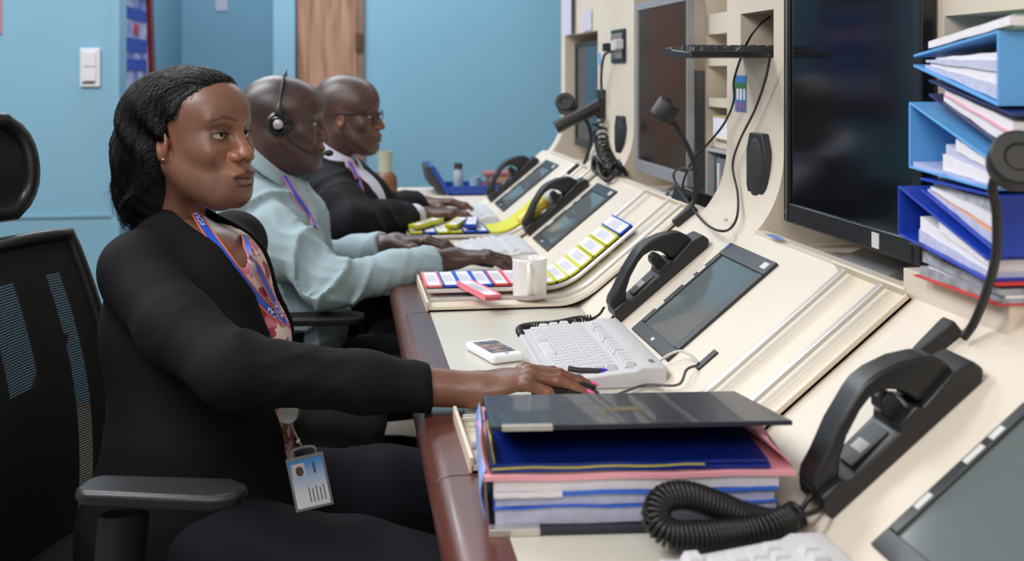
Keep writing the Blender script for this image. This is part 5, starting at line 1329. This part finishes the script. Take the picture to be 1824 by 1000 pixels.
# headset
hs = tag(empty('headset', toW(np.array([[0,0,0]]), fr2)[0]), 'black telephone headset with a thin grey band on the middle man\'s head', 'headset'); HO = np.array(hs.location)
def hl_(x, y, z): return tuple(toW(np.array([[x, y, z]]), fr2)[0]-HO)
arc = [hl_(-.004, -.087*math.cos(a)*1.0, .0+.122*math.sin(a)*.95+.0) for a in [math.radians(2+176*i/24) for i in range(25)]]
M().tube(arc, .0042, 8, sq=(1.5,.6)).build('head_band', mat('band_grey', (70,72,80), .3, metal=.4), hs, ang=180)
Rb = Matrix(fr2[1].tolist())
def disc(r, t, y, x=0, z=-.008, m=black_pl, name='ear_cushion', n=28):
    q = M(); q.T = Matrix.Translation(hl_(x, y, z)) @ Rb.to_4x4() @ Euler((math.radians(90),0,0)).to_matrix().to_4x4()
    q.lathe([(0,-t/2),(r*.8,-t/2),(r,-t*.2),(r,t*.2),(r*.8,t/2),(0,t/2)], n); return q.build(name, m, hs, ang=40)
disc(.030, .020, -.088); disc(.022, .012, -.102, name='ear_cup', m=black_gl); disc(.0115, .006, -.109, name='silver_cap', m=mat('silver_cap', (176,172,182), .35, metal=.3))
disc(.024, .018, .088, name='ear_cushion')
M().tube([hl_(-.003,-.100,.012), hl_(-.003,-.098,.030), hl_(-.003,-.092,.045)], [.010,.007,.004], 10).build('slider', dark_grey, hs, ang=180)
M().tube(smooth_path([hl_(.01,-.106,-.02), hl_(.05,-.100,-.055), hl_(.095,-.070,-.075), hl_(.118,-.040,-.070)], 6), .0018, 8).build('boom', black_pl, hs, ang=180)
M().ell(hl_(.122,-.035,-.070), (.011,.008,.008)).build('boom_microphone', black_pl, hs, ang=180)
ln, f_ = ribbon('lanyard', sh2, [(474,286,2.2),(488,300,2.2),(505,318,2.2),(522,345,2.2),(536,366,2.2),(550,388,2.2),(560,408,2.2)], .017, [lan_b, lan_o], m2, .006)
# man with glasses
h3 = dict(w=.98, skin=(78,52,46), warm=(118,74,56), dark=(46,28,24), lips=(80,50,48), lips2=(96,62,58), neck=(-.05, 0, -.17), nr=.052, nose=.002, nosew=.002, brow=.5, open=.004, prog=.005, scalp=(.035,(58,42,40)))
a3 = math.radians(-16); p3 = at(618, 203, d=3.42)
fr3 = frame(p3, (math.cos(a3), math.sin(a3), -.04))
ft3 = frame((p3.x-.02, p3.y+.01, .79), (.96, -.22, 0))
m3_, sh3, ch3, tw3 = make_man(dict(hp=h3, head=fr3, torso=ft3, fat=1.0, cz=.036, sR=(p3.x-.045, p3.y-.165, .90), sL=(p3.x+.01, p3.y+.16, .90), eR=at(628,398,d=3.12), eL=(.13, 3.64, .79), wR=(.235, 3.46, .800), wL=(.255, 3.72, .805),
    dR=(.99,.10,.08), dL=(.98,-.10,.08), hand=(84,50,38), shirt=whites, jacket=suitc, amp=.8, bend=4, cuff=.80, label='man in glasses and black suit with a pale shirt, typing in the farthest seat', h=.003))
gs = tag(empty('glasses', toW(np.array([[0,0,0]]), fr3)[0]), 'dark framed glasses worn by the farthest man', 'glasses'); GO = np.array(gs.location)
def gl_(x, y, z): return tuple(toW(np.array([[x, y, z]]), fr3)[0]-GO)
for s_ in (1, -1):
    ring_ = [gl_(.100-.10*max(0, abs(.033+.025*math.cos(a))-.03), s_*(.033+.025*math.cos(a)), -.002+.016*math.sin(a)) for a in [2*math.pi*i/24 for i in range(24)]]
    M().tube(ring_, .0018, 6, closed=True).build('rim', black_pl, gs, ang=180)
    M().tube([gl_(.094, s_*.058, .003), gl_(.05, s_*.074, .006), gl_(.0, s_*.080, .008), gl_(-.012, s_*.080, -.004)], .0018, 6, sq=(1,1.6)).build('temple', black_pl, gs, ang=180)
M().tube([gl_(.101, -.009, .003), gl_(.104, 0, .006), gl_(.101, .009, .003)], .0018, 6).build('bridge', black_pl, gs, ang=180)
ln3, f_ = ribbon('lanyard', sh3, [(604,268,2.8),(614,285,2.8),(625,305,2.8),(634,325,2.8),(641,345,2.8)], .017, [lan_b, lan_o], m3_, .012)
# ------------------------------------------------------------------ chairs
fab = mat('chair_fabric', (14,14,17), .9, bump=(700,.3,.001)); cpl = mat('chair_plastic', (24,24,28), .4, bump=(250,.1,.0005))
mesh_m = bpy.data.materials.new('chair_mesh'); mesh_m.use_nodes = True; nt = mesh_m.node_tree; b = nt.nodes['Principled BSDF']
b.inputs['Base Color'].default_value = lin((18,18,21)); b.inputs['Roughness'].default_value = .8
tc = nt.nodes.new('ShaderNodeTexCoord'); wv = nt.nodes.new('ShaderNodeTexWave'); wv.bands_direction = 'Z'; wv.inputs['Scale'].default_value = 75
mr = nt.nodes.new('ShaderNodeMath'); mr.operation = 'GREATER_THAN'; mr.inputs[1].default_value = .42
nt.links.new(tc.outputs['Object'], wv.inputs['Vector']); nt.links.new(wv.outputs['Fac'], mr.inputs[0])
mx2 = nt.nodes.new('ShaderNodeMapRange'); mx2.inputs['To Min'].default_value = .74; mx2.inputs['To Max'].default_value = 1.0
nt.links.new(mr.outputs[0], mx2.inputs['Value']); nt.links.new(mx2.outputs[0], b.inputs['Alpha'])
def make_chair(name='office_chair', low=False):
    BH = .34 if low else .43
    """seat centre at origin, faces +x"""
    t = empty(name)
    q = M(); q.grid(lambda i, j: (-.24+.49*i, -.245+.49*j, .455+.012*math.cos(6*(i-.5))*0-.02*(2*i-1)**4-.012*(2*j-1)**4), 14, 14)
    q.build('seat', fab, t, ang=180, solid=.06)
    M().box(-.20,.18,-.16,.16,.37,.42).build('seat_mechanism', cpl, t, bevel=.01)
    M().tube([(-.02,0,.09),(-.02,0,.37)], .028, 14).build('gas_column', cpl, t, ang=50)
    for k in range(5):
        a = 2*math.pi*k/5+.3; l = M().tube([(-.02,0,.105),(-.02+.16*math.cos(a),.16*math.sin(a),.095),(-.02+.31*math.cos(a),.31*math.sin(a),.070)], [.030,.024,.018], 8).build('leg', cpl, t, ang=50)
        M().tube([(-.02+.31*math.cos(a)-.012*math.sin(a),.31*math.sin(a)+.012*math.cos(a),.028),(-.02+.31*math.cos(a)+.012*math.sin(a),.31*math.sin(a)-.012*math.cos(a),.028)], .027, 14).build('castor', black_pl, l, ang=40)
    def back(i, j):      # i up 0..1, j across 0..1
        z = .45+(BH+.08)*i; y = (j-.5)*(.46-.08*i**2-.06*(1-i)**2); x = -.215-.075*i+.03*math.sin(i*3.1)-.05*(1-(2*j-1)**2)+.02
        return (x, y, z)
    q = M(); q.grid(back, 26, 20); q.build('backrest_mesh', mesh_m, t, ang=180)
    rim = [back(i/20, 0) for i in range(21)]+[back(1, j/14) for j in range(1, 15)]+[back(1-i/20, 1) for i in range(1, 21)]+[back(0, 1-j/14) for j in range(1, 14)]
    M().tube(rim, .012, 8, closed=True).build('back_rim', cpl, t, ang=180)
    # two broad fabric bands framing the mesh windows
    for j0, j1, i0 in ((.02,.46,1),(.66,.83,1),(.905,.98,1),(.46,.66,.55)):
        q = M(); q.grid(lambda i, j: tuple(Vector(back(.01+.98*i*i0, j0+(j1-j0)*j))+Vector((-.004,0,0))), 22, 3); q.build('mesh_band', fab, t, ang=180, solid=.004)
    q = M(); q.grid(lambda i, j: tuple(Vector(back(.88+.11*i, .02+.96*j))+Vector((-.004,0,0))), 4, 14); q.build('mesh_band', fab, t, ang=180, solid=.006)
    for s_ in (1, -1):
        M().tube(smooth_path([(-.16,s_*.05,.40),(-.27,s_*.07,.42),(-.33,s_*.11,.52),(-.33,s_*.16,.62),(-.31,s_*.20,.72),(-.30,s_*.215,.78)], 8), .020, 10, sq=(1,.7)).build('back_frame', cpl, t, ang=180)
        a = M(); a.tube(smooth_path([(-.05,s_*.20,.40),(-.03,s_*.27,.42),(.03,s_*.285,.50),(.05,s_*.285,.67)], 6), .022, 10, sq=(1.5,.7)); ar = a.build('arm_post', cpl, t, ang=60)
        q = M(); q.prism([(-.075,-.034),(.10,-.038),(.13,-.018),(.13,.018),(.10,.038),(-.075,.034),(-.09,.018),(-.09,-.018)], 0, .020, 'Z'); q.build('armrest', cpl, t, loc=(.080,s_*.285,.688), bevel=.009, seg=3)
    M().tube([(-.30,-.07,.62),(-.30,.07,.62)], .012, 8).build('lumbar_bar', cpl, t, ang=180)
    q = M(); q.T = Matrix.Translation((-.345,-.17,.62)) @ Euler((math.radians(90),0,0)).to_matrix().to_4x4()
    q.lathe([(0,-.02),(.024,-.02),(.027,-.01),(.027,.01),(.024,.02),(0,.02)], 14); q.build('tilt_knob', cpl, t, ang=30)
    if low: return t
    # headrest
    def hr(i, j): return (-.345-.02*i+.02*math.sin(i*3)-.045*(1-(2*j-1)**2)+.02, (j-.5)*.30*(1-.25*(2*i-1)**4), 1.005+.155*i)
    q = M(); q.grid(hr, 12, 16); q.build('headrest_pad', mesh_m, t, ang=180)
    rm = [hr(i/10, 0) for i in range(11)]+[hr(1, j/14) for j in range(1, 15)]+[hr(1-i/10, 1) for i in range(1, 11)]+[hr(0, 1-j/14) for j in range(1, 14)]
    M().tube(rm, .014, 8, closed=True).build('headrest_rim', cpl, t, ang=180)
    for j0, j1 in ((.0,.25),(.75,1)):
        q = M(); q.grid(lambda i, j: tuple(Vector(hr(i, j0+(j1-j0)*j))+Vector((-.004,0,0))), 10, 6); q.build('headrest_band', fab, t, ang=180, solid=.008)
    M().tube([(-.36,0,.90),(-.385,0,1.05)], .016, 8, sq=(1,2)).build('headrest_stem', cpl, t, ang=180)
    return t
c1 = make_chair(); c1.location = (-.262, 1.80, 0); c1.rotation_euler = (0, 0, math.radians(-14)); tag(c1, 'black mesh office chair with headrest holding the woman', 'chair', 'black office chairs')
lowc = make_chair(low=True)
for i_, (loc, rz, lab) in enumerate((((-.15, 2.80, 0), -3, 'black office chair under the man with the headset'), ((p3.x+.02, p3.y+.01, 0), -10, 'black office chair under the man with glasses'))):
    o = lowc if i_ == 0 else copy_tree(lowc); o.location = loc; o.rotation_euler = (0, 0, math.radians(rz)); tag(o, lab, 'chair', 'black office chairs')
